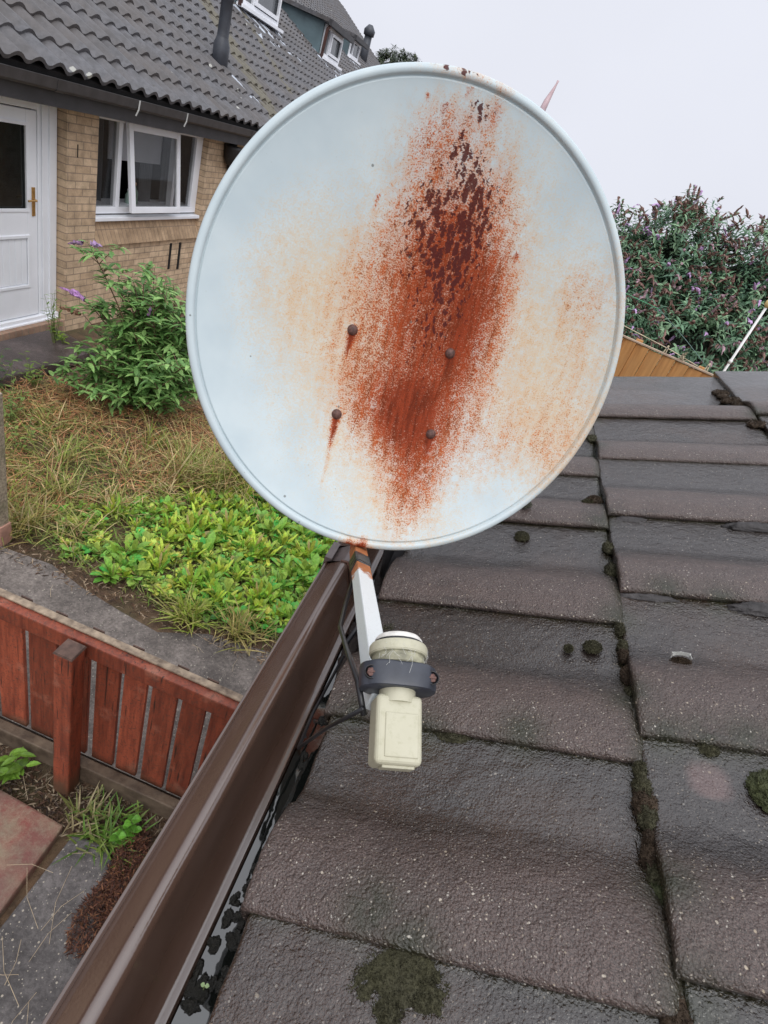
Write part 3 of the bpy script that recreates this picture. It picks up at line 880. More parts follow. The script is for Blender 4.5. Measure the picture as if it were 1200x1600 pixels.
for i, (x, y, rx, ry) in enumerate(gut_clumps):
    mb = MB()
    r_ = np.random.default_rng(40 + i)
    for q in range(5):
        c = (x + r_.normal(0, rx * 0.45), y + r_.normal(0, ry * 0.5), -0.7705)
        m2 = clump_mesh(c, AXW, (rx * r_.uniform(0.35, 0.75), ry * r_.uniform(0.35, 0.75), 0.005), 60 + i * 7 + q, 0.45, 3)
        mb.add(m2.v, m2.f)
    o = obj('wet_moss_clump', mb, M_WETMOSS, smooth=True)
    tag(o, 'soaked black lump of moss standing in the gutter water below the tile edge', 'moss', 'soaked moss lumps in the gutter')
mb = MB(); r_ = np.random.default_rng(90)
for q in range(60):
    y = r_.uniform(0.70, 2.1); m2 = clump_mesh((-0.012 + r_.normal(0, 0.008), y, -0.771), AXW, (r_.uniform(0.008, 0.018), r_.uniform(0.02, 0.045), 0.006), 1200 + q, 0.35, 3); mb.add(m2.v, m2.f)
tag(obj('gutter_silt', mb, m_moss('brown_silt', (0.034, 0.019, 0.013), (0.018, 0.011, 0.008), 60), smooth=True), 'dark brown silt banked up in the far run of the gutter', 'silt', kind='stuff')
sp_ = thing('seedling', 'tiny pale green seedling with two leaves in the gutter at the bottom edge', 'plant', (-0.014, 0.232, -0.766))
lv = Leaves(); lv.add([(-0.014, 0.232, -0.756)] * 2, [(1, 0.2, 0.15), (-1, -0.1, 0.15)], [(0, 0, 1)] * 2, 0.0055, 0.0045, (0.45, 0.6, 0.30), bend=0.05, seg=3); lv.mesh('leaf', M_LEAF, sp_)
mb = MB(); mb.tube([(-0.014, 0.232, -0.77), (-0.014, 0.232, -0.756)], 0.0006, 5); obj('stem', mb, simple('pale_stem', (0.4, 0.5, 0.2)), sp_)

# moss on the tiles
def moss(A, Y, ra, ry, h, m, label, seed, hb=0.0, bumps=0.3):
    mb = fuzz(clump_mesh(rp(A, Y, hb), AXR, (ry, ra, h), seed, bumps, 4, True, 3.5), int(900 + 1.6e6 * ra * ry), 0.0042, seed)
    o = obj('moss_clump', mb, m, smooth=True)
    tag(o, label, 'moss', 'moss growing on the wet roof tiles')
    return o
moss(-0.095, 0.250, 0.044, 0.036, 0.011, M_MOSS_DARK, 'large dark round moss patch under the lip of the lowest full tile', 1, 0.004, 0.14)
for q_, (a_, y_, ra_, ry_, w_) in enumerate([(-0.075, 0.272, 0.030, 0.016, 'upper right lobe of the large dark moss patch, tucked under the tile lip'), (-0.125, 0.235, 0.022, 0.022, 'left lobe of the large dark moss patch'), (-0.068, 0.236, 0.020, 0.020, 'right lobe of the large dark moss patch'), (-0.100, 0.215, 0.016, 0.013, 'lowest scrap hanging from the large dark moss patch')]):
    moss(a_, y_, ra_, ry_, 0.009, M_MOSS_DARK, w_, 30 + q_, 0.004, 0.3)
moss(-0.155, 0.262, 0.030, 0.012, 0.010, M_MOSS_DARK, 'small black moss scrap left of the large round moss patch', 2, 0.002)
moss(0.272, 0.492, 0.028, 0.028, 0.013, M_MOSS_GREEN, 'thick green-grey moss cushion at the right edge of the picture', 3, 0.008, 0.3)
moss(0.170, 0.788, 0.013, 0.013, 0.007, M_MOSS_DARK, 'small round dark green moss cushion left of the long tile joint', 4, 0.014) if False else None
moss(0.120, 1.18, 0.014, 0.013, 0.010, M_MOSS_DARK, 'dark moss tuft at the joint just below the middle course', 5, 0.014)
moss(0.098, 0.712, 0.013, 0.012, 0.006, M_MOSS_DARK, 'small round dark moss cushion below the white-rimmed one', 6, 0.006)
moss(0.063, 0.703, 0.006, 0.007, 0.004, M_MOSS_DARK, 'tiny dark moss dot left of the round dark cushion', 7, 0.006)
moss(0.215, 0.690, 0.014, 0.010, 0.006, M_MOSS_BROWN, 'brown moss dot with a white rim on the right-hand tiles', 8, 0.010)
mb = MB()
for q in range(90):
    a = R(20 + q * 1.6); p_ = rp(0.215 + 0.0145 * math.cos(a), 0.690 + 0.0105 * math.sin(a), 0.017); mb.tube([p_, p_ + NV * 0.006 + UPV * 0.003 * math.cos(a * 7)], [0.0007, 0.0003], 4)
tag(obj('lichen_fringe', mb, simple('white_fringe', (0.6, 0.6, 0.57), 0.7)), 'white hairy fringe round the brown moss dot on the right-hand tiles', 'lichen')
moss(-0.011, 1.12, 0.011, 0.011, 0.007, M_MOSS_GREY, 'pale grey-green lichen cushion just below the dish', 9, 0.036)
moss(-0.016, 1.03, 0.014, 0.014, 0.010, M_MOSS_DARK, 'dark moss ball under the pale cushion below the dish', 10, 0.008)
moss(0.134, 1.19, 0.018, 0.022, 0.012, M_MOSS_BROWN, 'brown-black moss tuft at the top of the long tile joint', 11, 0.014)
moss(-0.220, 0.712, 0.018, 0.016, 0.007, M_MOSS_GREEN, 'olive moss smear beside the dish arm', 12, 0.002)
moss(-0.085, 0.507, 0.026, 0.010, 0.008, M_MOSS_DARK, 'dark moss strip under the tile lip right of the receiver', 13, 0.006)
moss(0.215, 0.540, 0.016, 0.014, 0.010, M_MOSS_DARK, 'black moss tuft above the pink stain', 14, 0.008)
moss(0.170, 0.540, 0.030, 0.010, 0.008, M_MOSS_DARK, 'thin dark moss strip under the right-hand tile lip', 15, 0.006)
for i, (y, r_, m) in enumerate([(0.215, 0.024, M_MOSS_BROWN), (0.27, 0.02, M_MOSS_BROWN), (0.32, 0.016, M_MOSS_DARK), (0.355, 0.014, M_MOSS_GREEN), (0.395, 0.017, M_MOSS_BROWN), (0.455, 0.018, M_MOSS_BROWN), (0.50, 0.012, M_MOSS_DARK), (0.59, 0.012, M_MOSS_BROWN), (0.72, 0.010, M_MOSS_DARK), (0.76, 0.010, M_MOSS_DARK), (0.245, 0.022, M_MOSS_BROWN), (0.30, 0.012, M_MOSS_BROWN), (0.335, 0.012, M_MOSS_BROWN), (0.375, 0.014, M_MOSS_DARK), (0.41, 0.012, M_MOSS_BROWN), (0.44, 0.014, M_MOSS_DARK), (0.475, 0.015, M_MOSS_DARK),
                                (0.62, 0.010, M_MOSS_DARK), (0.66, 0.012, M_MOSS_BROWN), (0.70, 0.010, M_MOSS_BROWN), (0.93, 0.016, M_MOSS_DARK), (1.01, 0.014, M_MOSS_DARK), (1.62, 0.02, M_MOSS_DARK)]):
    A = step_line(1, y) - 0.003
    o = obj('moss_clump', fuzz(clump_mesh(rp(A, y, 0.004), AXR, (r_ * 1.3, r_ * 0.72, 0.010), 70 + i, 0.35, 3, True, 4), 700, 0.0042, i), m, smooth=True)
    tag(o, 'moss tuft packed into the long joint that runs up between the two tile courses', 'moss', 'moss tufts in the long tile joint')
mb = MB()
r_ = np.random.default_rng(5)
for q in range(14):
    y = r_.uniform(1.72, 2.10); A = step_line(2, y) - 0.02 + r_.normal(0, 0.012)
    m2 = clump_mesh(rp(A, y, 0.006), AXR, (0.022, 0.018, 0.009), 200 + q, 0.4, 3); m2 = fuzz(m2, 300, 0.006, q)
    mb.add(m2.v, m2.f)
o = obj('gutter_dirt', mb, M_MOSS_BROWN, smooth=True)
o.name = 'joint_debris'
tag(o, 'clotted black moss and dirt in the stepped joint at the top right of the roof', 'debris')
# mortar scraps under some lips
M_MORTAR = simple('dark_mortar', (0.04, 0.036, 0.036), 0.7, 0.4, 40, 0.7, 90, 0.006)
for q, (A, y, ra, ry) in enumerate([(0.20, 1.115, 0.035, 0.012), (0.42, 1.11, 0.05, 0.014), (0.19, 0.84, 0.05, 0.010), (0.36, 0.835, 0.05, 0.016), (0.50, 0.83, 0.05, 0.014), (0.46, 0.535, 0.05, 0.012)]):
    m2 = clump_mesh(rp(A, y, 0.010), AXR, (ry, ra, 0.010), 300 + q, 0.3, 4); obj('mortar', m2, M_MORTAR, ob, smooth=True)

# ------------------------------------------------------------------ satellite dish
DC = np.array([-0.1015, 0.8734, -0.2199]); DX = np.array([0.9395, 0.3407, 0.0347]); DY = np.array([-0.1196, 0.2316, 0.9654]); DN = np.array([0.3208, -0.9112, 0.2584])
dish = thing('satellite_dish', 'large rust-streaked white satellite dish on an arm above the gutter', 'satellite dish')
Mx = Matrix([[DX[i], DY[i], DN[i], DC[i]] for i in range(3)] + [[0, 0, 0, 1]])
dish.matrix_world = Mx
dish.matrix_basis = Mx
RW, RH = 0.34, 0.34 * 1.039
def dl(x, y, z=0.0): return DC + DX * x + DY * y + DN * z
DEPTH = 0.052
NR, NS = 150, 400
rs = np.concatenate([np.linspace(0.003, 0.955, NR)])
prof = [(r, -DEPTH * (1 - (r / 0.955) ** 2) - 0.004) for r in rs]
prof += [(0.9565, -0.0062), (0.9595, -0.0060), (0.9625, -0.0005), (0.966, 0.0012), (0.976, 0.0022), (0.988, 0.0018), (0.995, -0.0005), (0.999, -0.005), (1.000, -0.011), (0.999, -0.017), (0.994, -0.017), (0.990, -0.010), (0.97, -0.006)]
prof += [(r, -DEPTH * (1 - (r / 0.955) ** 2) - 0.0075) for r in (0.95, 0.8, 0.6, 0.4, 0.2, 0.003)]
T_ = np.arange(NS) * 2 * math.pi / NS
pr = np.array(prof)
LX = (pr[:, 0][:, None] * RW * np.cos(T_)).ravel(); LY = (pr[:, 0][:, None] * RH * np.sin(T_)).ravel(); LZ = np.repeat(pr[:, 1], NS)
mb = MB(); mb.v = (DC + LX[:, None] * DX + LY[:, None] * DY + LZ[:, None] * DN).tolist()
m_ = len(prof)
mb.f = [(i * NS + j, (i + 1) * NS + j, (i + 1) * NS + (j + 1) % NS, i * NS + (j + 1) % NS) for i in range(m_ - 1) for j in range(NS)]
mb.f.append(tuple(range(NS))); mb.f.append(tuple((m_ - 1) * NS + j for j in range(NS - 1, -1, -1)))
# wear is laid out in the dish's own face coordinates (gx across, gy down, as measured on the face)
H = np.array([[1092.366, 39.082, 644.659], [372.581, -1172.708, 528.497], [0.247876, -0.327289, 1.0]])
q = np.stack([LX, LY, np.ones_like(LX)]); g = H @ q; gx, gy = g[0] / g[2], g[1] / g[2]
front = (np.arange(len(LX)) < (NR + 9) * NS).astype(float)
def lobes(spec, tilt=0.27, pw=2.0):
    o = np.zeros(len(gx))
    for cx, cy, rx, ry, a in spec:
        dx, dy = gx - cx, gy - cy
        v = (-tilt * dx + dy) / math.hypot(1, tilt); u = (dx + tilt * dy) / math.hypot(1, tilt)
        o += a * np.exp(-((u / rx) ** 2 + (v / ry) ** 2) ** (pw / 2))
    return o
rust = lobes([(676, 525, 92, 200, 0.80)], 0.24, 2.8) + lobes([(626, 655, 62, 60, 0.55), (640, 755, 52, 72, 0.36), (632, 790, 30, 50, 0.12), (705, 320, 66, 110, 0.42), (672, 215, 48, 60, 0.26), (635, 300, 34, 90, 0.16),
              (600, 420, 46, 110, 0.24), (548, 600, 42, 85, 0.30), (775, 430, 46, 120, 0.36), (745, 560, 60, 120, 0.2), (885, 585, 66, 125, 0.19), (845, 690, 78, 64, 0.19), (905, 460, 50, 60, 0.20),
              (760, 700, 60, 60, 0.16), (445, 440, 60, 80, 0.10), (500, 520, 60, 80, 0.12), (470, 350, 60, 90, 0.04), (545, 450, 50, 120, 0.16), (552, 845, 26, 10, 0.85), (562, 838, 8, 10, 0.6), (540, 838, 5, 8, 0.5), (735, 200, 40, 45, 0.20), (766, 185, 10, 20, 0.30), (770, 290, 26, 60, 0.16)])
def drip(cx, cy, w0, L, a, sx=-0.27):
    v = gy - cy; u = gx - cx - sx * v
    return a * np.exp(-(u / (w0 * np.clip(1 - 0.6 * v / L, 0.25, 1))) ** 2) * (v > -3) * np.clip(1 - v / L, 0, 1) ** 0.7 * (v < L)
for (x, y, w_, L, a) in [(552, 520, 7, 40, 0.85), (526, 652, 6, 50, 0.95), (524, 670, 4, 110, 0.30), (708, 558, 6, 28, 0.3), (674, 684, 6, 36, 0.5), (591, 305, 3, 28, 0.6), (662, 158, 3, 12, 0.6), (690, 172, 5, 18, 0.6), (725, 150, 4, 20, 0.6), (808, 398, 4, 16, 0.5)]:
    rust = rust + drip(x, y, w_, L, a)
dark = lobes([(694, 325, 62, 90, 0.98), (748, 345, 32, 62, 0.85), (680, 400, 70, 80, 0.4), (718, 240, 15, 26, 0.85), (741, 182, 12, 20, 1.15), (722, 205, 8, 28, 0.55), (763, 192, 7, 9, 1.0), (689, 172, 6, 6, 0.8), (662, 158, 4, 5, 0.8), (724, 152, 4, 7, 0.9),
              (735, 255, 8, 22, 0.7), (740, 280, 9, 40, 0.4), (690, 460, 60, 110, 0.42), (660, 560, 60, 90, 0.28), (700, 480, 18, 100, 0.28), (728, 470, 10, 60, 0.3), (562, 845, 4, 5, 1.0), (591, 305, 3, 5, 0.7), (808, 398, 4, 5, 0.7)])
tan = lobes([(690, 480, 170, 240, 0.75), (880, 570, 80, 150, 0.62), (850, 690, 100, 70, 0.40), (460, 430, 80, 120, 0.55), (520, 560, 90, 150, 0.45), (600, 740, 80, 90, 0.35), (640, 800, 90, 40, 0.3), (552, 845, 30, 14, 0.7), (520, 700, 8, 80, 0.25)], 0.27, 2.4)
grime = lobes([(640, 840, 260, 40, 0.8), (400, 680, 60, 100, 0.4), (900, 400, 80, 160, 0.25), (430, 700, 100, 80, 0.4)])
# chipped, rusted paint along the top of the rim
rr = np.sqrt((LX / RW) ** 2 + (LY / RH) ** 2)
rimtop = (rr > 0.972) * (np.exp(-((gx - 700) / 34) ** 4) * (gy < 150)) * 1.0
dark = dark + rimtop * 0.95
rust = rust + (rr > 0.965) * (gy < 165) * np.exp(-((gx - 745) / 110) ** 4) * 0.13
refl = obj('reflector', mb, M_ENAMEL, dish, smooth=True, attrs={'rust': np.clip(rust, 0, 1.25) * front, 'dark': np.clip(dark, 0, 1.2) * front, 'tan': np.clip(tan, 0, 1) * front, 'grime': np.clip(grime, 0, 1) * front})
# four bolts through the face
Hi = np.linalg.inv(H)
for (px, py) in ((552.5, 516), (708, 553.5), (526.5, 648.5), (675, 680)):
    l_ = Hi @ np.array([px, py, 1.0]); lx, ly = l_[0] / l_[2], l_[1] / l_[2]
    rn = math.hypot(lx / RW, ly / RH)
    z = -DEPTH * (1 - (rn / 0.955) ** 2) - 0.004
    mb = MB(); mb.lathe(dl(lx, ly, z - 0.0005), DN, [(0.0085, 0), (0.0085, 0.0012), (0.0078, 0.0025), (0.0062, 0.0042), (0.0035, 0.0055), (0.0008, 0.0058)], 20)
    b_ = obj('bolt', mb, M_BOLT, refl, smooth=True)
# plastic strap tail sticking up behind the rim
l_ = np.linalg.inv(H) @ np.array([846, 166, 1.0]); mb = MB(); th_ = math.atan2(l_[1] / l_[2] / RH, l_[0] / l_[2] / RW); a = dl(RW * 0.985 * math.cos(th_), RH * 0.985 * math.sin(th_), -0.014)
mb.tube([a, a + np.array([0.002, 0.005, 0.02]), a + np.array([0.006, 0.010, 0.042]), a + np.array([0.0065, 0.010, 0.046])], [0.005, 0.004, 0.0012, 0.0016], 8)
obj('strap_tail', mb, simple('faded_pink_plastic', (0.55, 0.40, 0.42), 0.4, 0.15, 60), dish, smooth=True)
# arm: square steel tube, white with rust near the dish
def Pm(v): return np.array(v, float)
arm_a = Pm((-0.0712, 0.813, -0.583)); arm_b = Pm((0.0235, 0.435, -0.447))
kk = arm_b - arm_a; kk = kk / np.linalg.norm(kk)
upx = Pm((0.25, -0.35, 1.0))
def m_arm():
    t = NT('rusting_white_arm'); O = t.pos()
    n = t.noise(O, 70, 4, 0.65); n1 = t.noise(O, 300, 3)
    sx = t.n('ShaderNodeSeparateXYZ'); t.l(O, sx.inputs[0])
    f = t.ma('ADD', t.mr(sx.outputs['Y'], 0.63, 0.73), t.ma('MULTIPLY', t.ma('SUBTRACT', n, 0.5), 0.9))
    rm = t.mr(f, 0.45, 0.62, 0, 1, True)
    c = t.mix(rm, t.mix(t.mr(n1, 0.55, 0.8, 0, 0.5), (0.66, 0.70, 0.71), (0.45, 0.46, 0.43)), t.mix(n, (0.14, 0.04, 0.02), (0.55, 0.20, 0.06)))
    t.col(c); t.rough(t.mix(rm, (0.35,) * 3, (0.8,) * 3)); t.nrm(t.bump(t.ma('MULTIPLY', rm, n1), 0.4, 0.002)); return t.m
M_ARM = m_arm()
mb = MB(); mb.beam(arm_a, arm_b, 0.024, 0.022, up=upx)
arm = obj('arm', mb, M_ARM, dish, bevel=0.0018)
mb = MB(); mb.beam(dl(-0.035, -0.20, -0.10), arm_a + kk * 0.004, 0.0225, 0.0205, up=upx)
obj('arm_root', mb, M_RUST, arm, bevel=0.0018)
mb = MB(); t0 = arm_a + kk * 0.085
mb.beam(t0 - kk * 0.022, t0 + kk * 0.014, 0.0272, 0.0255, up=upx)
mb.beam(t0 - kk * 0.030, t0 + kk * 0.002, 0.0285, 0.0245, up=upx)
mb.beam(t0 - kk * 0.010, t0 + kk * 0.020, 0.0262, 0.0270, up=upx + Pm((0.1, 0, 0)))
obj('tape', mb, simple('black_insulating_tape', (0.010, 0.011, 0.014), 0.3, 0.5, 90, 0.4, 160, 0.002), arm, bevel=0.003)

# receiver head
LA = Pm((0.0698, 0.327, -0.4345)); LB = Pm((0.0338, 0.4234, -0.3872))
lk = (LB - LA); LL = np.linalg.norm(lk); lk /= LL
vw = Pm((0.06, 0.37, -0.42)); vw /= np.linalg.norm(vw)
lf = -(vw - lk * (vw @ lk)); lf /= np.linalg.norm(lf)        # face turned up towards the viewer
ls = np.cross(lk, lf); ls /= np.linalg.norm(ls)
if ls[0] < 0: ls = -ls
cr, sr_ = math.cos(R(-14)), math.sin(R(-14))
ls, lf = ls * cr + lf * sr_, lf * cr - ls * sr_
def lp(s, f_, k_): return LA + ls * s + lf * f_ + lk * k_
lnb = obj('receiver', MB().obox(lp(0, -0.010, 0.0305), ls, lf, lk, 0.0218, 0.0175, 0.0305), M_CREAM, dish, bevel=0.005)
lnb.modifiers['bevel'].segments = 4
mb = MB(); mb.obox(lp(0.002, 0.0072, 0.025), ls, lf, lk, 0.0155, 0.0014, 0.019)
obj('cover_plate', mb, M_CREAM, lnb, bevel=0.001)
mb = MB(); mb.obox(lp(0.001, -0.006, -0.0005), ls, lf, lk, 0.015, 0.008, 0.0018)
obj('socket_cover', mb, M_CREAM, lnb, bevel=0.001)
mb = MB(); mb.lathe(lp(0, -0.006, 0.054), lk, [(0.0175, 0), (0.0175, 0.014), (0.0165, 0.016), (0.0165, 0.02), (0.0165, 0.05)], 36)
obj('neck', mb, M_CREAM, lnb, smooth=True).modifiers.new('s', 'EDGE_SPLIT').split_angle = R(35)
mb = MB(); mb.lathe(lp(0, -0.006, 0.088), lk, [(0.019, 0), (0.025, 0.002), (0.0262, 0.005), (0.0265, 0.0065)], 40)
mb.lathe(lp(0, -0.006, 0.0945), lk, [(0.0255, 0), (0.0255, 0.004), (0.0275, 0.0045), (0.0285, 0.006)], 40)
obj('grooved_collar', mb, M_GREY_CREAM, lnb, smooth=True).modifiers.new('s', 'EDGE_SPLIT').split_angle = R(35)
mb = MB(); mb.lathe(lp(0, -0.006, 0.0995), lk, [(0.0280, 0), (0.0288, 0.002), (0.0288, 0.0085), (0.0275, 0.0105), (0.024, 0.011)], 40)
obj('cream_flange', mb, M_CREAM, lnb, smooth=True).modifiers.new('s', 'EDGE_SPLIT').split_angle = R(35)
mb = MB(); mb.lathe(lp(0, -0.006, 0.110), lk, [(0.024, 0), (0.0242, 0.003), (0.0225, 0.0035)], 40)
obj('cap_seal', mb, M_BLACK, lnb, smooth=True)
mb = MB(); mb.lathe(lp(0, -0.006, 0.1125), lk, [(0.0235, 0), (0.0238, 0.003), (0.021, 0.0065), (0.013, 0.009), (0.002, 0.010)], 40)
obj('feed_cap', mb, simple('chalky_cap', (0.68, 0.66, 0.62), 0.6, 0.15, 150, 0.3, 250, 0.001), lnb, smooth=True)
# clamp: two half shells with ears and recessed screws
clk = 0.0785
mb = MB()
pts = []
def ring(z, grow):
    o = []
    for a in np.linspace(0, 360, 49)[:-1]:
        c_, s_ = math.cos(R(a)), math.sin(R(a))
        ex = 0.0375 * (abs(c_) ** 0.62) * (1 if c_ > 0 else -1)
        ey = 0.0235 * (abs(s_) ** 0.9) * (1 if s_ > 0 else -1)
        # waist between body and ear
        ey *= 1 - 0.12 * math.exp(-((abs(c_) - 0.8) / 0.12) ** 2)
        o.append(lp(ex * grow, -0.006 + ey * grow, z))
    return o
rings = [ring(clk - 0.0125, 0.93), ring(clk - 0.0115, 0.98), ring(clk - 0.0085, 1.0), ring(clk + 0.0085, 1.0), ring(clk + 0.0105, 0.98), ring(clk + 0.0115, 0.93)]
vs = [p_ for r_ in rings for p_ in r_]
fs = [(i * 48 + j, i * 48 + (j + 1) % 48, (i + 1) * 48 + (j + 1) % 48, (i + 1) * 48 + j) for i in range(5) for j in range(48)]
fs += [tuple(range(47, -1, -1)), tuple(5 * 48 + j for j in range(48))]
mb.add(vs, fs)
clamp = obj('clamp', mb, M_CLAMP, lnb, smooth=True, fix=True)
clamp.modifiers.new('s', 'EDGE_SPLIT').split_angle = R(40)
for sx in (-1, 1):
    mb = MB(); mb.lathe(lp(sx * 0.0295, 0.0095, clk - 0.001), lf, [(0.0062, 0), (0.0066, 0.0035), (0.0060, 0.0038), (0.0056, 0.0022), (0.0052, 0.0005)], 20)
    obj('screw_well', mb, M_BLACK, lnb, smooth=True)
for sx in (-1, 1):
    mb = MB(); mb.lathe(lp(sx * 0.0295, 0.0100, clk - 0.001), lf, [(0.0044, 0), (0.0042, 0.0022), (0.0026, 0.0028)], 6)
    mb.obox(lp(sx * 0.0295, 0.0130, clk - 0.001), ls, lf, lk, 0.0035, 0.0006, 0.0008)
    obj('screw', mb, M_BOLT, lnb)
mb = MB(); mb.beam(arm_b, lp(-0.012, -0.030, clk - 0.02), 0.024, 0.022, up=upx)
obj('arm_end', mb, M_WHITE_STEEL, arm, bevel=0.0018)
mb = MB(); mb.obox(lp(-0.004, -0.026, clk), ls, lf, lk, 0.022, 0.006, 0.009)
obj('clamp_foot', mb, M_CLAMP, lnb, bevel=0.002)
# cobweb threads over the collar
mb = MB(); rw = np.random.default_rng(3)
for q in range(34):
    a = R(rw.uniform(20, 160)); k0 = rw.uniform(0.084, 0.108); rad = 0.0282
    p0 = lp(rad * math.cos(a), -0.006 + rad * math.sin(a), k0); a2 = a + rw.normal(0, 0.16)
    p1 = lp((rad + 0.001) * math.cos(a2), -0.006 + (rad + 0.001) * math.sin(a2), k0 + rw.normal(0, 0.009))
    mb.tube([p0, (np.array(p0) + p1) / 2 + rw.normal(0, 0.0012, 3), p1], 0.00013, 4)
obj('cobweb', mb, simple('cobweb_thread', (0.5, 0.5, 0.47), 0.5), lnb)
# cable from the receiver along the arm to the wall
mb = MB()
mb.tube([lp(-0.028, -0.022, 0.045), lp(-0.036, -0.020, 0.075), Pm((-0.012, 0.47, -0.475)), Pm((-0.035, 0.55, -0.52)), Pm((-0.045, 0.64, -0.56)), Pm((-0.055, 0.74, -0.585)), Pm((-0.06, 0.81, -0.60))], 0.0032, 8)
obj('cable', mb, M_BLACK, dish, smooth=True)
mb = MB()
mb.tube([lp(-0.030, -0.016, 0.050), Pm((0.0, 0.40, -0.52)), Pm((-0.022, 0.42, -0.60)), Pm((-0.026, 0.52, -0.66)), Pm((-0.02, 0.66, -0.68))], 0.0022, 8)
mb.tube([Pm((-0.025, 0.70, -0.69)), Pm((-0.005, 0.80, -0.655)), Pm((0.035, 0.93, -0.628)), Pm((0.085, 1.03, -0.625)), Pm((0.12, 1.12, -0.64))], 0.0042, 8)
obj('loose_cable', mb, M_BLACK, dish, smooth=True)
# mast and rear mount
M_GALV = simple('dull_galvanised_steel', (0.10, 0.10, 0.105), 0.5, 0.3, 30, 0.2, 80, metal=0.4)
mb = MB()
mb.tube([Pm((0.0, 1.02, -0.80)), Pm((-0.035, 1.01, -0.60)), Pm((-0.10, 1.0, -0.45)), Pm((-0.115, 0.995, -0.20))], 0.018, 14)
mast = obj('mast', mb, M_GALV, dish, smooth=True)
mb = MB(); mb.obox(dl(0, -0.045, -0.068), DX, DY, DN, 0.09, 0.075, 0.003)
mb.obox(dl(-0.03, -0.045, -0.095), DX, DY, DN, 0.003, 0.055, 0.026); mb.obox(dl(0.03, -0.045, -0.095), DX, DY, DN, 0.003, 0.055, 0.026)
mb.beam(dl(-0.035, -0.19, -0.10), dl(0, -0.09, -0.085), 0.022, 0.022, up=upx)
obj('rear_bracket', mb, M_GALV, dish, bevel=0.001)
mb = MB(); mb.obox((0.005, 1.02, -0.79), (1, 0, 0), (0, 1, 0), (0, 0, 1), 0.006, 0.06, 0.06)
mb.obox((0.0, 0.985, -0.70), (1, 0, 0), (0, 1, 0), (0, 0, 1), 0.012, 0.004, 0.05)
obj('wall_plate', mb, M_GALV, dish, bevel=0.001)

# ------------------------------------------------------------------ terraced house
HP = 28.0
TH, CH, SH = math.tan(R(HP)), math.cos(R(HP)), math.sin(R(HP))
EX, EZ = -4.38, -0.345
def hr(A, Y, h=0.0):       # A metres up the slope from the eave
    return np.array([EX - A * CH - h * -SH, Y, EZ + A * SH + h * CH])
def hz(X): return EZ + (EX - X) * TH
house = thing('terraced_house', 'pale brick terraced house with a long grey tiled roof, white door and dormer windows', 'house', (-6.0, 8.0, ZG))
M_BRICK = m_brick('buff_brick', (1, 2), loc=(0, 0.01, 0))
M_BRICKX = m_brick('buff_brick_return', (0, 2))
M_SOLDIER = m_brick('brick_on_edge', (2, 1), (0.36, 0.25, 0.155), (0.46, 0.33, 0.21), (0.26, 0.19, 0.13), 0.30, 0.075, 0.0)
M_SOLDIER2 = m_brick('brick_on_edge_step', (2, 1), (0.33, 0.21, 0.15), (0.45, 0.30, 0.21), (0.30, 0.24, 0.18), 0.30, 0.085, 0.0)
mb = MB()
WX = -4.70
mb.box(-4.93, WX, 5.83, 6.30, ZG - 0.05, -0.55)                 # pillar between door and window
mb.box(-4.93, WX, 8.60, 9.25, ZG - 0.05, -0.55)                 # pillar right of the window
mb.box(-5.00, WX - 0.035, 9.25, 31, ZG - 0.05, -0.55)
mb.box(-4.93, WX - 0.012, 6.30, 8.60, ZG - 0.05, -1.96)         # under the window
mb.box(-5.0, WX, 1.5, 4.35, ZG - 0.05, -0.55)
mb.box(-4.92, -4.74, 4.35, 5.83, ZG - 0.05, -2.92)
mb.box(-17.5, -5.01, 31.0, 31.2, ZG, -0.6); mb.box(-17.5, -5.01, 1.5, 1.7, ZG, -0.6)
wall = obj('wall', mb, M_BRICK, house)
mb = MB()
mb.hexa([(-4.93, 6.302, -1.958), (WX + 0.035, 6.302, -1.958), (WX + 0.035, 8.598, -1.958), (-4.93, 8.598, -1.958), (-4.93, 6.302, -1.70), (-4.775, 6.302, -1.70), (-4.775, 8.598, -1.70), (-4.93, 8.598, -1.70)])
obj('sloping_sill', mb, M_SOLDIER, wall, bevel=0.004)
mb = MB(); mb.box(-4.92, -4.69, 4.36, 5.82, -2.915, -2.765)
obj('door_step', mb, M_SOLDIER2, wall, bevel=0.006)
M_VENT = simple('dark_vent_slot', (0.006, 0.005, 0.005), 0.9)
for (y, z0_, z1_) in ((7.90, -2.38, -2.02), (8.14, -2.40, -2.02)):
    mb = MB(); mb.box(WX - 0.013, WX - 0.005, y, y + 0.05, z0_, z1_)
    obj('vent_slot', mb, M_VENT, wall)
mb = MB(); mb.box(WX + 0.0, WX + 0.006, 5.98, 5.99, -1.06, -0.94)
obj('crack', mb, M_VENT, wall)
# interior dark room
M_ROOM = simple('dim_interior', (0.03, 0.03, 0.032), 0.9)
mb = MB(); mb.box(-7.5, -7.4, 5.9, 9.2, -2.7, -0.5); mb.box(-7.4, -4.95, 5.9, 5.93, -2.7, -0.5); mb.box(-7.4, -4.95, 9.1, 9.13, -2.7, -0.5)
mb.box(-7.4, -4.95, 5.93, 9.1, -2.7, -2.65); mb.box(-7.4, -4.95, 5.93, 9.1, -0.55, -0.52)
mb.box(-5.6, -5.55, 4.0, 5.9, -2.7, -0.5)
obj('interior', mb, M_ROOM, house)
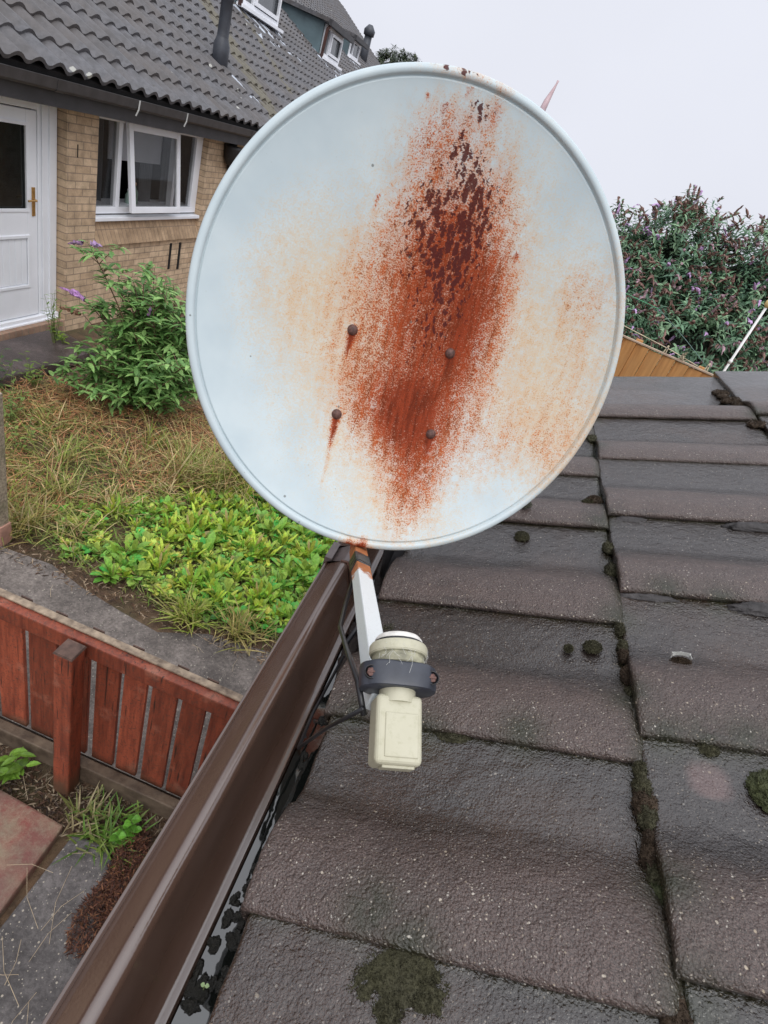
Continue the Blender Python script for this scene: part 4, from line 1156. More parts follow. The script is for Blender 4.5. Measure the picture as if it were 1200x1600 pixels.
# eaves
M_FASC = simple('grey_brown_fascia', (0.038, 0.037, 0.041), 0.55, 0.25, 6, 0.2, 60)
mb = MB(); mb.box(-4.46, -4.44, 1.4, 30.9, -0.615, -0.375); mb.box(-4.95, -4.461, 1.4, 30.9, -0.615, -0.60)
obj('fascia', mb, M_FASC, house)
M_HGUT = simple('weathered_grey_brown_gutter', (0.05, 0.047, 0.049), 0.45, 0.25, 9, 0.15, 80)
pg = [(-4.437, -0.385), (-4.434, -0.47)] + [(-4.385 + 0.05 * math.cos(R(a)), -0.452 + 0.036 * math.sin(R(a))) for a in np.linspace(200, 340, 8)] + [(-4.331, -0.42), (-4.325, -0.385), (-4.329, -0.383), (-4.336, -0.42)] + [(-4.385 + 0.043 * math.cos(R(a)), -0.448 + 0.030 * math.sin(R(a))) for a in np.linspace(340, 200, 8)] + [(-4.432, -0.385)]
mb = MB(); mb.extrude_y(pg, 1.4, 30.9, closed=True)
hg = obj('gutter', mb, M_HGUT, house, fix=True)
mb = MB()
for y in (5.25, 9.1): 
    mb.extrude_y([(x + (0.004 if x > -4.38 else 0), z - 0.004) for x, z in pg[:12]] + [(-4.345, -0.40)], y, y + 0.11)
obj('gutter_joint', mb, M_HGUT, hg, fix=True)
for y in (6.42, 7.35):
    mb = MB(); mb.tube([(-4.326, y, -0.385), (-4.322, y - 0.02, -0.47), (-4.33, y - 0.05, -0.53)], 0.008, 6)
    obj('gutter_clip', mb, simple('pale_clip', (0.35, 0.35, 0.34), 0.5), hg)

# door
M_UPVC = simple('white_upvc', (0.86, 0.88, 0.92), 0.3, 0.05, 3)
M_GASKET = simple('dark_gasket', (0.03, 0.03, 0.03), 0.6)
def m_glass(name='dark_glass'):
    t = NT(name)
    t.col((0.02, 0.022, 0.024)); t.rough(0.03); t.p(Alpha=0.30, IOR=1.5, Specular_IOR_Level=0.8)
    return t.m
M_GLASS = m_glass()
M_DGLASS = simple('obscure_black_glass', (0.012, 0.013, 0.012), 0.12, 0.4, 20, 0.15, 60)
M_BRASS = simple('brass', (0.55, 0.33, 0.12), 0.3, 0.2, 40, metal=0.7)
mb = MB()
mb.box(-4.87, -4.80, 5.56, 5.82, -2.765, -0.60); mb.box(-4.87, -4.80, 4.36, 4.52, -2.765, -0.60)
mb.box(-4.87, -4.80, 4.52, 5.56, -0.72, -0.60); mb.box(-4.87, -4.77, 4.36, 5.82, -2.765, -2.70)
dfr = obj('door_frame', mb, M_UPVC, house, bevel=0.008)
mb = MB(); mb.box(-4.795, -4.785, 5.60, 5.62, -2.70, -0.66); mb.box(-4.80, -4.785, 5.70, 5.715, -2.70, -0.62); mb.box(-4.78, -4.75, 4.36, 5.80, -2.765, -2.745)
obj('frame_moulding', mb, M_UPVC, dfr, bevel=0.004)
mb = MB()
y0, y1 = 4.53, 5.55
z0d, z1d = -2.69, -0.73
xs0, xs1 = -4.855, -4.805
mb.box(xs0, xs1, y1 - 0.13, y1, z0d, z1d); mb.box(xs0, xs1, y0, y0 + 0.13, z0d, z1d)
mb.box(xs0, xs1, y0 + 0.13, y1 - 0.13, z1d - 0.12, z1d); mb.box(xs0, xs1, y0 + 0.13, y1 - 0.13, -1.86, -1.60); mb.box(xs0, xs1, y0 + 0.13, y1 - 0.13, z0d, -2.36)
mb.box(xs0, xs1 - 0.012, y0 + 0.13, y1 - 0.13, -2.36, -1.86)
door = obj('door', mb, M_UPVC, house, bevel=0.004)
mb = MB()
for (za, zb) in ((-1.60, -0.85), (-2.36, -1.86)):
    yA, yB = y0 + 0.13, y1 - 0.13
    mb.box(xs1 - 0.002, xs1 + 0.012, yA - 0.02, yA + 0.012, za - 0.02, zb + 0.02); mb.box(xs1 - 0.002, xs1 + 0.012, yB - 0.012, yB + 0.02, za - 0.02, zb + 0.02)
    mb.box(xs1 - 0.0015, xs1 + 0.011, yA, yB, zb - 0.012, zb + 0.018); mb.box(xs1 - 0.0015, xs1 + 0.011, yA, yB, za - 0.018, za + 0.012)
for k in range(9):
    y = y0 + 0.17 + k * 0.08
    mb.box(xs1 - 0.0125, xs1 - 0.007, y, y + 0.07, -2.34, -1.88)
obj('door_moulding', mb, M_UPVC, door, bevel=0.003)
mb = MB(); mb.box(-4.84, -4.825, y0 + 0.13, y1 - 0.13, -1.60, -0.85)
obj('door_pane', mb, M_DGLASS, door)
mb = MB(); mb.box(-4.803, -4.795, 5.475, 5.515, -1.66, -1.39)
mb.box(-4.795, -4.76, 5.485, 5.505, -1.515, -1.495); mb.tube([(-4.762, 5.495, -1.505), (-4.758, 5.44, -1.503), (-4.760, 5.385, -1.508)], [0.011, 0.009, 0.010], 8)
obj('handle', mb, M_BRASS, door, bevel=0.002)

# window
mb = MB()
fx0, fx1 = -4.86, -4.78
mb.box(fx0, fx1, 6.305, 8.595, -1.64, -1.565); mb.box(fx0, fx1, 6.305, 8.595, -0.68, -0.60)
for (a, b) in ((6.305, 6.345), (6.76, 6.83), (7.93, 8.00), (8.44, 8.595)): mb.box(fx0, fx1 - 0.003, a, b, -1.565, -0.68)
win = obj('window', mb, M_UPVC, house, bevel=0.006)
mb = MB(); mb.box(-4.84, -4.70, 6.302, 8.598, -1.70, -1.655)
obj('sill', mb, M_UPVC, win, bevel=0.008)
mb = MB(); mb.box(-4.845, -4.79, 6.302, 8.598, -1.655, -1.642)
obj('sill_gasket', mb, M_GASKET, win)
obj('pane', MB().box(-4.83, -4.82, 6.345, 6.76, -1.565, -0.68), M_GLASS, win); obj('pane', MB().box(-4.83, -4.82, 8.00, 8.44, -1.565, -0.68), M_GLASS, win)
# top-hung sash, propped open at the bottom
ax = np.array([-4.775, 0, -0.66]); oa = R(7)
def sash(y, dz, dx=0.0): return (ax[0] + dz * math.sin(oa) + dx * math.cos(oa), y, ax[2] - dz * math.cos(oa) + dx * math.sin(oa))
def sashbox(mb, ya, yb, za, zb, xa, xb):
    mb.hexa([sash(ya, zb, xa), sash(ya, zb, xb), sash(yb, zb, xb), sash(yb, zb, xa), sash(ya, za, xa), sash(ya, za, xb), sash(yb, za, xb), sash(yb, za, xa)])
mb = MB()
sashbox(mb, 6.85, 6.93, 0, 0.94, 0, 0.045); sashbox(mb, 7.84, 7.92, 0, 0.94, 0, 0.045)
sashbox(mb, 6.93, 7.84, 0, 0.075, 0, 0.044); sashbox(mb, 6.93, 7.84, 0.865, 0.94, 0, 0.044)
obj('sash', mb, M_UPVC, win, bevel=0.006)
mb = MB(); sashbox(mb, 6.93, 7.84, 0.075, 0.865, 0.012, 0.024)
obj('sash_pane', mb, M_GLASS, win)
mb = MB(); mb.box(-4.98, -4.97, 6.84, 7.9, -1.10, -0.62)
obj('blind', mb, simple('pale_blind', (0.62, 0.64, 0.68), 0.8, 0.08, 3), win)
mb = MB()
for (ya, yb, amp) in ((6.36, 6.80, 0.03), (7.55, 7.78, 0.03), (8.02, 8.42, 0.02)):
    ys_ = np.linspace(ya, yb, 40)
    vs = []; fs = []
    for i, y in enumerate(ys_):
        sh = 0.25 * (y - ya) if ya < 6.5 else 0
        for z in (-1.6, -0.6): vs.append((-5.02 + amp * math.sin(i * 0.9), y - (0.18 if z < -1 and ya < 6.5 else 0) * (1 - (y - ya) / (yb - ya)) * 0, z))
    for i in range(39): fs.append((2 * i, 2 * i + 2, 2 * i + 3, 2 * i + 1))
    mb.add(vs, fs)
obj('curtain', mb, simple('grey_curtain', (0.15, 0.16, 0.17), 0.9, 0.2, 3), win)
# things on the inner window ledge
mb = MB(); mb.box(-5.10, -4.87, 6.31, 8.59, -1.60, -1.57)
obj('inner_ledge', mb, M_UPVC, win)
for (y, hgt, r_, lab, cc) in ((7.33, 0.25, 0.045, 'taller green bottle with an orange cap on the ledge behind the open window', (0.20, 0.33, 0.24)), (7.20, 0.17, 0.032, 'short pale green bottle on the ledge behind the open window', (0.30, 0.42, 0.36))):
    b_ = thing('bottle', lab, 'bottle', (-4.93, y, -1.57))
    mb = MB(); mb.lathe((-4.93, y, -1.57), (0, 0, 1), [(r_, 0), (r_ * 1.02, hgt * 0.1), (r_, hgt * 0.55), (r_ * 0.4, hgt * 0.75), (r_ * 0.38, hgt * 0.85)], 14)
    obj('bottle_body', mb, simple('green_bottle', cc, 0.3), b_, smooth=True)
    mb = MB(); mb.lathe((-4.93, y, -1.57 + hgt * 0.85), (0, 0, 1), [(r_ * 0.45, 0), (r_ * 0.4, hgt * 0.13), (0.002, hgt * 0.16)], 12)
    obj('cap', mb, simple('bottle_cap', (0.6, 0.35, 0.2) if hgt > 0.2 else (0.6, 0.6, 0.6), 0.4), b_, smooth=True)

# dark rainwater pipe with hopper beyond the window
mb = MB(); mb.tube([(-4.60, 9.12, -0.62), (-4.60, 9.12, -0.85), (-4.66, 9.3, -1.05), (-4.66, 9.3, ZG)], 0.06, 10)
mb.lathe((-4.60, 9.12, -0.92), (0, 0, 1), [(0.065, 0), (0.11, 0.08), (0.13, 0.22), (0.13, 0.26)], 12)
obj('rainwater_pipe', mb, simple('black_iron', (0.02, 0.018, 0.018), 0.5, 0.4, 30, 0.5, 60), house, smooth=True)

# main roof
def m_hroof():
    t = NT('grey_house_tiles'); P = t.pos()
    n = t.noise(P, 1.3, 4, 0.6); nf = t.noise(P, 18, 5, 0.65); n3 = t.noise(P, 6, 4, 0.6)
    c = t.mix(t.mr(nf, 0.3, 0.7), (0.062, 0.062, 0.068), (0.120, 0.118, 0.128))
    c = t.mix(t.mr(n, 0.42, 0.62, 0, 0.65), c, (0.082, 0.068, 0.060))
    c = t.mix(t.mr(n3, 0.5, 0.62, 0, 0.5), c, (0.045, 0.042, 0.042))
    v = t.voro(P, 5.5, out='all'); sr = t.n('ShaderNodeSeparateColor'); t.l(v.outputs['Color'], sr.inputs[0])
    sp = t.mr(t.ma('SUBTRACT', t.mr(sr.outputs[0], 0.70, 1.0, 0, 0.2), t.ma('ADD', v.outputs['Distance'], t.ma('MULTIPLY', t.ma('SUBTRACT', nf, 0.5), 0.25))), 0, 0.04)
    c = t.mix(t.ma('MULTIPLY', sp, 0.8), c, (0.42, 0.42, 0.38))
    v = t.voro(P, 9, out='all'); sr = t.n('ShaderNodeSeparateColor'); t.l(v.outputs['Color'], sr.inputs[0])
    sp = t.mr(t.ma('SUBTRACT', t.mr(sr.outputs[1], 0.6, 1.0, 0, 0.2), t.ma('ADD', v.outputs['Distance'], t.ma('MULTIPLY', t.ma('SUBTRACT', nf, 0.5), 0.3))), 0, 0.05)
    c = t.mix(t.ma('MULTIPLY', sp, 0.7), c, (0.05, 0.048, 0.042))
    ms = t.attr('mossy'); mm = t.mr(t.ma('ADD', ms, t.ma('MULTIPLY', t.ma('SUBTRACT', n3, 0.5), 1.3)), 0.35, 0.7, 0, 1)
    mm = t.ma('MULTIPLY', mm, t.mr(ms, 0.03, 0.2))
    c = t.mix(mm, c, t.mix(nf, (0.045, 0.038, 0.028), (0.165, 0.15, 0.105)))
    t.col(c); t.rough(0.55); t.nrm(t.bump(nf, 0.4, 0.01)); t.p(Specular_IOR_Level=0.5)
    return t.m
M_HROOF = m_hroof()
PER, GA = 0.232, 0.335
nroll = int((47 - 2.4) / PER); ncourse = 48
yb_ = []
ph = np.array([0, 0.10, 0.22, 0.36, 0.50, 0.64, 0.78, 0.90])
ph_h = np.array([0.0, -0.002, 0.006, 0.036, 0.052, 0.050, 0.034, 0.012])
yy = (2.4 + (np.arange(nroll)[:, None] + ph[None, :]) * PER).ravel(); hh = np.tile(ph_h, nroll)
mb = MB(); VV = []; FF = []; MS = []; base = 0
for c_ in range(ncourse):
    for (ta_, ho) in ((0.0, 0.004), (0.004, 0.036), (0.03, 0.038), (GA + 0.045, 0.006)):
        A = c_ * GA + ta_
        X = EX - A * CH
        ylim = 40.85 - (X + 12.54) * 1.233 if X > -12.54 else 40.85 + (-12.54 - X) * 1.233
        ylim = max(30.9, ylim) if X > -12.54 else ylim
        Y = np.minimum(yy, min(ylim, 47.8))
        jj = 0.006 * np.sin(np.floor((yy - 2.4) / PER) * 3.7 + c_ * 2.1)
        h = hh * (1.0 if ta_ < GA else 0.9) + ho + jj * 0.5
        Xs = EX - (A + jj) * CH + h * SH; Zs = EZ + (A + jj) * SH + h * CH
        VV.append(np.stack([Xs, Y, Zs], 1))
        # moss: the slanting party line and a patch near the eave
        yl = 10.39 + (-4.58 - X) * 0.70
        m_ = np.exp(-((Y - yl) / 0.33) ** 2) * 0.95
        m_ = np.maximum(m_, 0.9 * np.exp(-(((Y - 4.95) / 0.16) ** 2 + ((A - 1.05) / 0.55) ** 2)))
        m_ = np.maximum(m_, 0.65 * np.exp(-((Y - yl - 1.7 - 0.1 * A) / 0.25) ** 2) * (A > 1.2))
        MS.append(m_)
    ny_ = len(yy)
    for r_ in range(3):
        o_ = base + r_ * ny_
        FF += [(o_ + i, o_ + ny_ + i, o_ + ny_ + i + 1, o_ + i + 1) for i in range(ny_ - 1)]
    base += 4 * ny_
mb.v = np.concatenate(VV).tolist(); mb.f = [f[::-1] for f in FF]
hroof = obj('roof', mb, M_HROOF, house, smooth=True, attrs={'mossy': np.concatenate(MS)})
hroof.modifiers.new('s', 'EDGE_SPLIT').split_angle = R(50)
mb = MB()
AA = ncourse * GA
mb.hexa([hr(0.02, 2.4, -0.06), hr(AA, 2.4, -0.06), hr(AA, 46.5, -0.06), hr(0.02, 30.8, -0.06), hr(0.02, 2.4, -0.01), hr(AA, 2.4, -0.01), hr(AA, 46.5, -0.01), hr(0.02, 30.8, -0.01)])
xb = EX - AA * CH
mb.hexa([(xb - 0.1, 2.4, -0.6), (xb, 2.4, -0.6), (xb, 46.5, -0.6), (xb - 0.1, 46.5, -0.6), (xb - 0.1, 2.4, hz(xb)), (xb, 2.4, hz(xb)), (xb, 46.5, hz(xb)), (xb - 0.1, 46.5, hz(xb))])
obj('roof_deck', mb, M_FELT, house)
# lumpy moss along the party line
mb = MB(); rw = np.random.default_rng(21)
for q in range(170):
    A = rw.uniform(0.1, 6.0); X = EX - A * CH; Y = 10.39 + (-4.58 - X) * 0.70 + rw.normal(0, 0.13)
    m2 = clump_mesh(hr(A, Y, 0.03), np.array([[0, 1, 0], [-CH, 0, SH], [SH, 0, CH]]), (rw.uniform(0.03, 0.08), rw.uniform(0.04, 0.10), rw.uniform(0.015, 0.035)), 500 + q, 0.4, 2)
    mb.add(m2.v, m2.f)
for q in range(30):
    A = rw.uniform(0.6, 1.6); Y = 4.95 + rw.normal(0, 0.07)
    m2 = clump_mesh(hr(A, Y, 0.02), np.array([[0, 1, 0], [-CH, 0, SH], [SH, 0, CH]]), (rw.uniform(0.02, 0.05), rw.uniform(0.03, 0.08), 0.02), 700 + q, 0.4, 2)
    mb.add(m2.v, m2.f)
obj('roof_moss', mb, m_moss('pale_roof_moss', (0.13, 0.115, 0.08), (0.07, 0.055, 0.04), 30), hroof, smooth=True)
# flues
M_LEAD = simple('pale_lead', (0.46, 0.50, 0.56), 0.45, 0.3, 5, 0.5, 14, 0.03)
M_FLUE = simple('dark_grey_flue', (0.045, 0.05, 0.062), 0.5, 0.25, 8)
fl = hr(1.215, 9.99)
mb = MB(); mb.lathe((fl[0], fl[1], fl[2] - 0.15), (0, 0, 1), [(0.12, 0), (0.12, 0.42), (0.09, 0.50), (0.085, 0.52), (0.085, 0.95), (0.095, 0.96), (0.095, 1.10), (0.085, 1.11), (0.085, 1.7), (0.11, 1.72), (0.11, 1.85), (0.02, 1.9)], 18)
flu = obj('flue', mb, M_FLUE, house, smooth=True)
mb = MB()
for q in range(5):
    m2 = clump_mesh(hr(0.98 - 0.10 * q, 10.06 + 0.05 * q, 0.035), np.array([[0, 1, 0], [-CH, 0, SH], [SH, 0, CH]]), (0.13 - 0.012 * q, 0.09, 0.02), 800 + q, 0.2, 2); mb.add(m2.v, m2.f)
obj('lead_flashing', mb, M_LEAD, flu)

# dormers
M_CHEEK = simple('slate_blue_cladding', (0.085, 0.125, 0.14), 0.6, 0.25, 2, 0.2, 20)
M_BROWNPIPE = simple('brown_pipe', (0.12, 0.06, 0.05), 0.4, 0.2, 10)
def dormer(X, y0, y1, zb, zt, small=False, slats=False):
    Xb = EX - (zt + 0.15 - EZ) / TH
    mb = MB()
    mb.hexa([(X + 0.22, y0 - 0.15, zt), (X + 0.22, y1 + 0.15, zt), (Xb - 0.1, y1 + 0.15, zt + 0.13), (Xb - 0.1, y0 - 0.15, zt + 0.13),
             (X + 0.22, y0 - 0.15, zt + 0.10), (X + 0.22, y1 + 0.15, zt + 0.10), (Xb - 0.1, y1 + 0.15, zt + 0.23), (Xb - 0.1, y0 - 0.15, zt + 0.23)])
    d_ = obj('dormer', mb, M_HROOF, house, fix=True)
    for (a, b) in ((y0, y0 + 0.08), (y1 - 0.08, y1)):
        mb = MB(); zr = hz(X) - 0.1
        mb.add([(X, a, zr), (X, b, zr), (X, b, zt), (X, a, zt), (Xb, a, zt + 0.12), (Xb, b, zt + 0.12)],
               [(0, 1, 2, 3), (0, 4, 1), (1, 4, 5), (0, 3, 4), (1, 5, 2), (3, 2, 5, 4)])
        obj('dormer_cheek', mb, M_CHEEK, d_, fix=True)
    mb = MB(); mb.box(X + 0.21, X + 0.31, y0 - 0.2, y1 + 0.2, zt - 0.06, zt + 0.08); mb.box(X + 0.02, X + 0.20, y0 - 0.14, y1 + 0.14, zt - 0.02, zt - 0.005)
    obj('dormer_gutter', mb, M_FASC, d_)
    mb = MB()
    ya, yb, za, zb2 = y0 + 0.08, y1 - 0.08, zb, zt - 0.03
    xw0, xw1 = X - 0.03, X + 0.05
    mb.box(xw0, xw1, ya, ya + 0.07, za, zb2); mb.box(xw0, xw1, yb - 0.07, yb, za, zb2); mb.box(xw0, xw1, ya + 0.07, yb - 0.07, za, za + 0.1); mb.box(xw0, xw1, ya + 0.07, yb - 0.07, zb2 - 0.07, zb2)
    ym = ya + (yb - ya) * 0.30
    mb.box(xw0, xw1 + 0.002, ym, ym + 0.06, za + 0.1, zb2 - 0.07)
    if not small:
        yA, yB = ym + 0.07, yb - 0.08
        mb.box(xw1 - 0.01, xw1 + 0.04, yA, yA + 0.07, za + 0.12, zb2 - 0.09); mb.box(xw1 - 0.01, xw1 + 0.04, yB - 0.07, yB, za + 0.12, zb2 - 0.09)
        mb.box(xw1 - 0.01, xw1 + 0.039, yA + 0.07, yB - 0.07, za + 0.12, za + 0.19); mb.box(xw1 - 0.01, xw1 + 0.039, yA + 0.07, yB - 0.07, zb2 - 0.16, zb2 - 0.09)
    obj('window_frame', mb, M_UPVC, d_)
    mb = MB(); mb.box(X - 0.01, X, ya + 0.07, yb - 0.07, za + 0.1, zb2 - 0.07)
    obj('pane', mb, simple('dormer_glass', (0.10, 0.11, 0.12), 0.05, 0.2, 4, spec=1.0), d_)  # dark grey glossy pane
    mb = MB(); mb.box(X + 0.02, X + 0.18, ya - 0.08, yb + 0.08, za - 0.06, za - 0.002)
    obj('dormer_sill', mb, M_UPVC, d_)
    # crumpled lead apron and side flashing
    mb = MB(); rw = np.random.default_rng(int(y0 * 10))
    def strip(pa, pb, wv, n_, amp):
        vs = []; fs = []
        for i in range(n_ + 1):
            t_ = i / n_
            c = np.array(pa) * (1 - t_) + np.array(pb) * t_
            for j in range(5):
                u = j / 4
                off = np.array(wv) * u * (1 + 0.18 * rw.normal() * (j == 4))
                vs.append(c + off + np.array([SH, 0, CH]) * (0.045 + amp * rw.normal()))
        for i in range(n_):
            for j in range(4):
                fs.append((i * 5 + j, i * 5 + j + 1, (i + 1) * 5 + j + 1, (i + 1) * 5 + j))
        mb.add(vs, fs)
    zz = hz(X)
    strip((X, y0 - 0.25, zz), (X, y1 + 0.3, zz), (0.75 * CH, 0, -0.75 * SH), 26, 0.014)
    strip((X + 0.3 * CH, y0 - 0.32, zz - 0.3 * SH), (Xb, y0 - 0.32, hz(Xb)), (0, 0.42, 0), 26, 0.016)
    o_ = obj('lead_flashing', mb, M_LEAD, d_, smooth=False)
    sol = o_.modifiers.new('sol', 'SOLIDIFY'); sol.thickness = 0.01
    if not small:
        mb = MB(); mb.tube([(X + 0.2, y0 + 0.02, zt - 0.05), (X + 0.12, y0 + 0.02, zt - 0.14), (X + 0.10, y0 + 0.02, zb - 0.05)], 0.05, 8)
        obj('downpipe', mb, M_BROWNPIPE, d_, smooth=True)
dormer(-7.65, 14.35, 16.5, 1.52, 2.75)
dormer(-8.0, 20.3, 22.1, 1.63, 2.42)
dormer(-9.6, 27.3, 28.7, 2.50, 3.1, True)
mb = MB(); fl = np.array([-10.54, 32.3, 2.96])
mb.tube([fl + [0, 0, -0.3], fl + [0.0, 0.0, 1.0]], [0.2, 0.17], 10); mb.lathe(fl + [0, 0, 0.95], (0, 0, 1), [(0.24, 0), (0.26, 0.2), (0.1, 0.4)], 10)
obj('flue', mb, M_FLUE, house, smooth=True)

# stone slab step in front of the door
mb = MB(); mb.hexa([(-4.68, 3.0, -2.90), (-4.04, 3.0, -2.90), (-4.0, 5.50, -2.90), (-4.62, 5.62, -2.90), (-4.68, 3.0, -2.80), (-4.06, 3.0, -2.805), (-4.02, 5.48, -2.80), (-4.62, 5.60, -2.795)])
o = obj('stone_step', mb, m_concrete('dark_wet_stone', (0.075, 0.055, 0.050), (0.13, 0.10, 0.095), 0.2, 0.45), bevel=0.015, fix=True)
tag(o, 'long dark wet stone slab lying before the white door', 'step')

# ------------------------------------------------------------------ garden planting
def in_poly(x, y, poly):
    c = False; n = len(poly)
    for i in range(n):
        x1, y1 = poly[i]; x2, y2 = poly[(i + 1) % n]
        if (y1 > y) != (y2 > y) and x < (x2 - x1) * (y - y1) / (y2 - y1) + x1: c = not c
    return c
def poly_area(poly):
    xs_ = [p_[0] for p_ in poly]; ys_ = [p_[1] for p_ in poly]
    def f(r):
        while True:
            x, y = r.uniform(min(xs_), max(xs_)), r.uniform(min(ys_), max(ys_))
            if in_poly(x, y, poly): return x, y
    return f
DRYP = [(-4.6, 3.2), (-4.2, 4.35), (-3.6, 4.9), (-2.4, 5.6), (-1.2, 5.8), (-1.3, 4.7), (-1.9, 3.9), (-2.2, 3.2), (-2.45, 2.75), (-3.1, 2.6), (-4.4, 2.6)]
o = blade_cloud('dry_grass', 19000, poly_area(DRYP), 0.06, 0.20, 0.006, [(0.58, 0.29, 0.13), (0.68, 0.46, 0.25), (0.34, 0.15, 0.075), (0.26, 0.28, 0.08), (0.46, 0.22, 0.11), (0.40, 0.36, 0.14)], M_DRY, 0.30, 31, 0.35, patchy=True)
tag(o, 'flattened straw-coloured and rusty dry grass over the bare soil', 'dry grass', kind='stuff')
o = blade_cloud('low_grass', 8500, poly_area([(-4.4, 2.9), (-4.1, 4.2), (-3.3, 4.2), (-2.2, 3.9), (-1.4, 4.6), (-0.8, 4.8), (-0.3, 3.0), (-0.6, 2.6), (-1.2, 2.5), (-2.4, 2.6)]), 0.03, 0.11, 0.008, [(0.12, 0.20, 0.03), (0.19, 0.27, 0.05), (0.24, 0.25, 0.07)], M_LEAF, 0.9, 32, 0.4)
o2 = None
tag(o, 'short green grass and seedlings between the larger weeds', 'grass', kind='stuff')
o = blade_cloud('soil_litter', 1800, poly_area([(-2.6, 2.40), (-2.6, 2.7), (-0.3, 2.85), (-0.2, 2.45)]), 0.02, 0.05, 0.007, [(0.10, 0.05, 0.03), (0.20, 0.13, 0.08), (0.05, 0.03, 0.02), (0.35, 0.26, 0.18)], M_DRY, 0.3, 33, 0.3)
tag(o, 'dead twigs and leaf litter along the edge of the concrete path', 'leaf litter', kind='stuff')
o = blade_cloud('bed_litter', 2600, poly_area([(-1.5, 1.18), (-1.5, 1.38), (-0.05, 1.38), (-0.2, 0.95), (-0.6, 1.15)]), 0.02, 0.045, 0.006, [(0.08, 0.04, 0.025), (0.14, 0.09, 0.055), (0.04, 0.025, 0.018), (0.30, 0.24, 0.17)], M_DRY, 0.3, 34, 0.3)
tag(o, 'dark crumbly litter on the soil strip below the red fence', 'leaf litter', kind='stuff')
mb = MB(); rw = np.random.default_rng(77)
for q in range(34):   # straws lying about
    if q < 16: x, y, z = rw.uniform(-2.5, -0.4), rw.uniform(2.3, 2.7), ZG + 0.03
    else: x, y, z = rw.uniform(-1.2, -0.6), rw.uniform(0.6, 1.3), ZG + 0.04
    a = rw.uniform(0, 6.28); L = rw.uniform(0.08, 0.28)
    mb.tube([(x, y, z), (x + L / 2 * math.cos(a), y + L / 2 * math.sin(a), z + rw.uniform(0, 0.02)), (x + L * math.cos(a + 0.15), y + L * math.sin(a + 0.15), z)], 0.0009, 4)
o = obj('loose_straw', mb, simple('straw', (0.45, 0.36, 0.24), 0.8, 0.3, 20))
tag(o, 'loose pale straws scattered on the path and slabs', 'straw', kind='stuff')

def rosette_mesh(seed, nl, L, W, base, up=0.9, jitter=0.22):
    r = np.random.default_rng(seed); lv = Leaves()
    a = np.arange(nl) * 2.4 + r.uniform(0, 0.5, nl); el = r.uniform(0.25, 1.25, nl) * up
    D = np.column_stack([np.cos(a) * np.cos(el), np.sin(a) * np.cos(el), np.sin(el)])
    N = np.column_stack([-np.cos(a) * np.sin(el), -np.sin(a) * np.sin(el), np.cos(el)])
    P = D * 0.01 + np.column_stack([r.normal(0, 0.02, nl), r.normal(0, 0.02, nl), np.zeros(nl)])
    C = np.array(base) * 1.22 * (1 + jitter * r.normal(size=(nl, 1))) * np.array([1, 1, 1])
    C[:, 0] *= 1 + 0.25 * r.normal(size=nl)
    dead = r.random(nl) < 0.02
    C[dead] = np.array([0.42, 0.34, 0.14])
    lv.add(P, D, N, r.uniform(0.6, 1.15, nl) * L, r.uniform(0.75, 1.2, nl) * W, np.clip(C, 0.01, 0.9), bend=r.uniform(0.05, 0.45, nl), seg=5, fold=0.35, blunt=True)
    return lv.mesh('dock_weed', M_LEAF)
WEED = [(-2.50, 2.95), (-2.25, 3.35), (-1.75, 3.75), (-1.45, 4.5), (-0.95, 5.0), (-0.2, 4.8), (-0.05, 3.6), (-0.30, 3.0), (-0.60, 2.85), (-0.68, 2.70), (-1.20, 2.66), (-1.75, 2.62), (-2.25, 2.72)]
protos = [rosette_mesh(s_, n_, L_, W_, c_, u_, 0.25) for s_, n_, L_, W_, c_, u_ in ((1, 30, 0.115, 0.028, (0.28, 0.42, 0.05), 1.15), (2, 30, 0.16, 0.019, (0.36, 0.47, 0.07), 1.3), (3, 36, 0.085, 0.026, (0.38, 0.47, 0.09), 1.0),
    (4, 24, 0.14, 0.033, (0.17, 0.33, 0.05), 1.2), (5, 44, 0.075, 0.018, (0.30, 0.40, 0.08), 1.1), (6, 22, 0.11, 0.040, (0.22, 0.38, 0.07), 1.0))]
rw = np.random.default_rng(8); area = poly_area(WEED); placed = []
used = set()
tries = 0
while len(placed) < 280 and tries < 6000:
    tries += 1
    x, y = area(rw)
    if any((x - a) ** 2 + (y - b) ** 2 < 0.080 ** 2 for a, b in placed): continue
    if vnoise(np.array([[x, y]]), 23, 2, 2.5)[0] < -0.62: continue
    placed.append((x, y))
    k = int(rw.integers(0, 6))
    if x > -0.75 and rw.random() < 0.5: k = 3 if rw.random() < 0.5 else 5
    o = protos[k]
    if k in used: o = o.copy(); COL.objects.link(o)
    used.add(k)
    o.location = (x, y, ZG + 0.0); s_ = rw.uniform(0.75, 1.2) * (0.75 if x < -1.9 else 1.0)
    o.scale = (s_, s_, s_); o.rotation_euler = (0, 0, rw.uniform(0, 6.28))
    tag(o, 'broad-leaved bright green weed in the thick weed patch beyond the concrete path', 'weed', 'broad-leaved weeds in the garden patch')

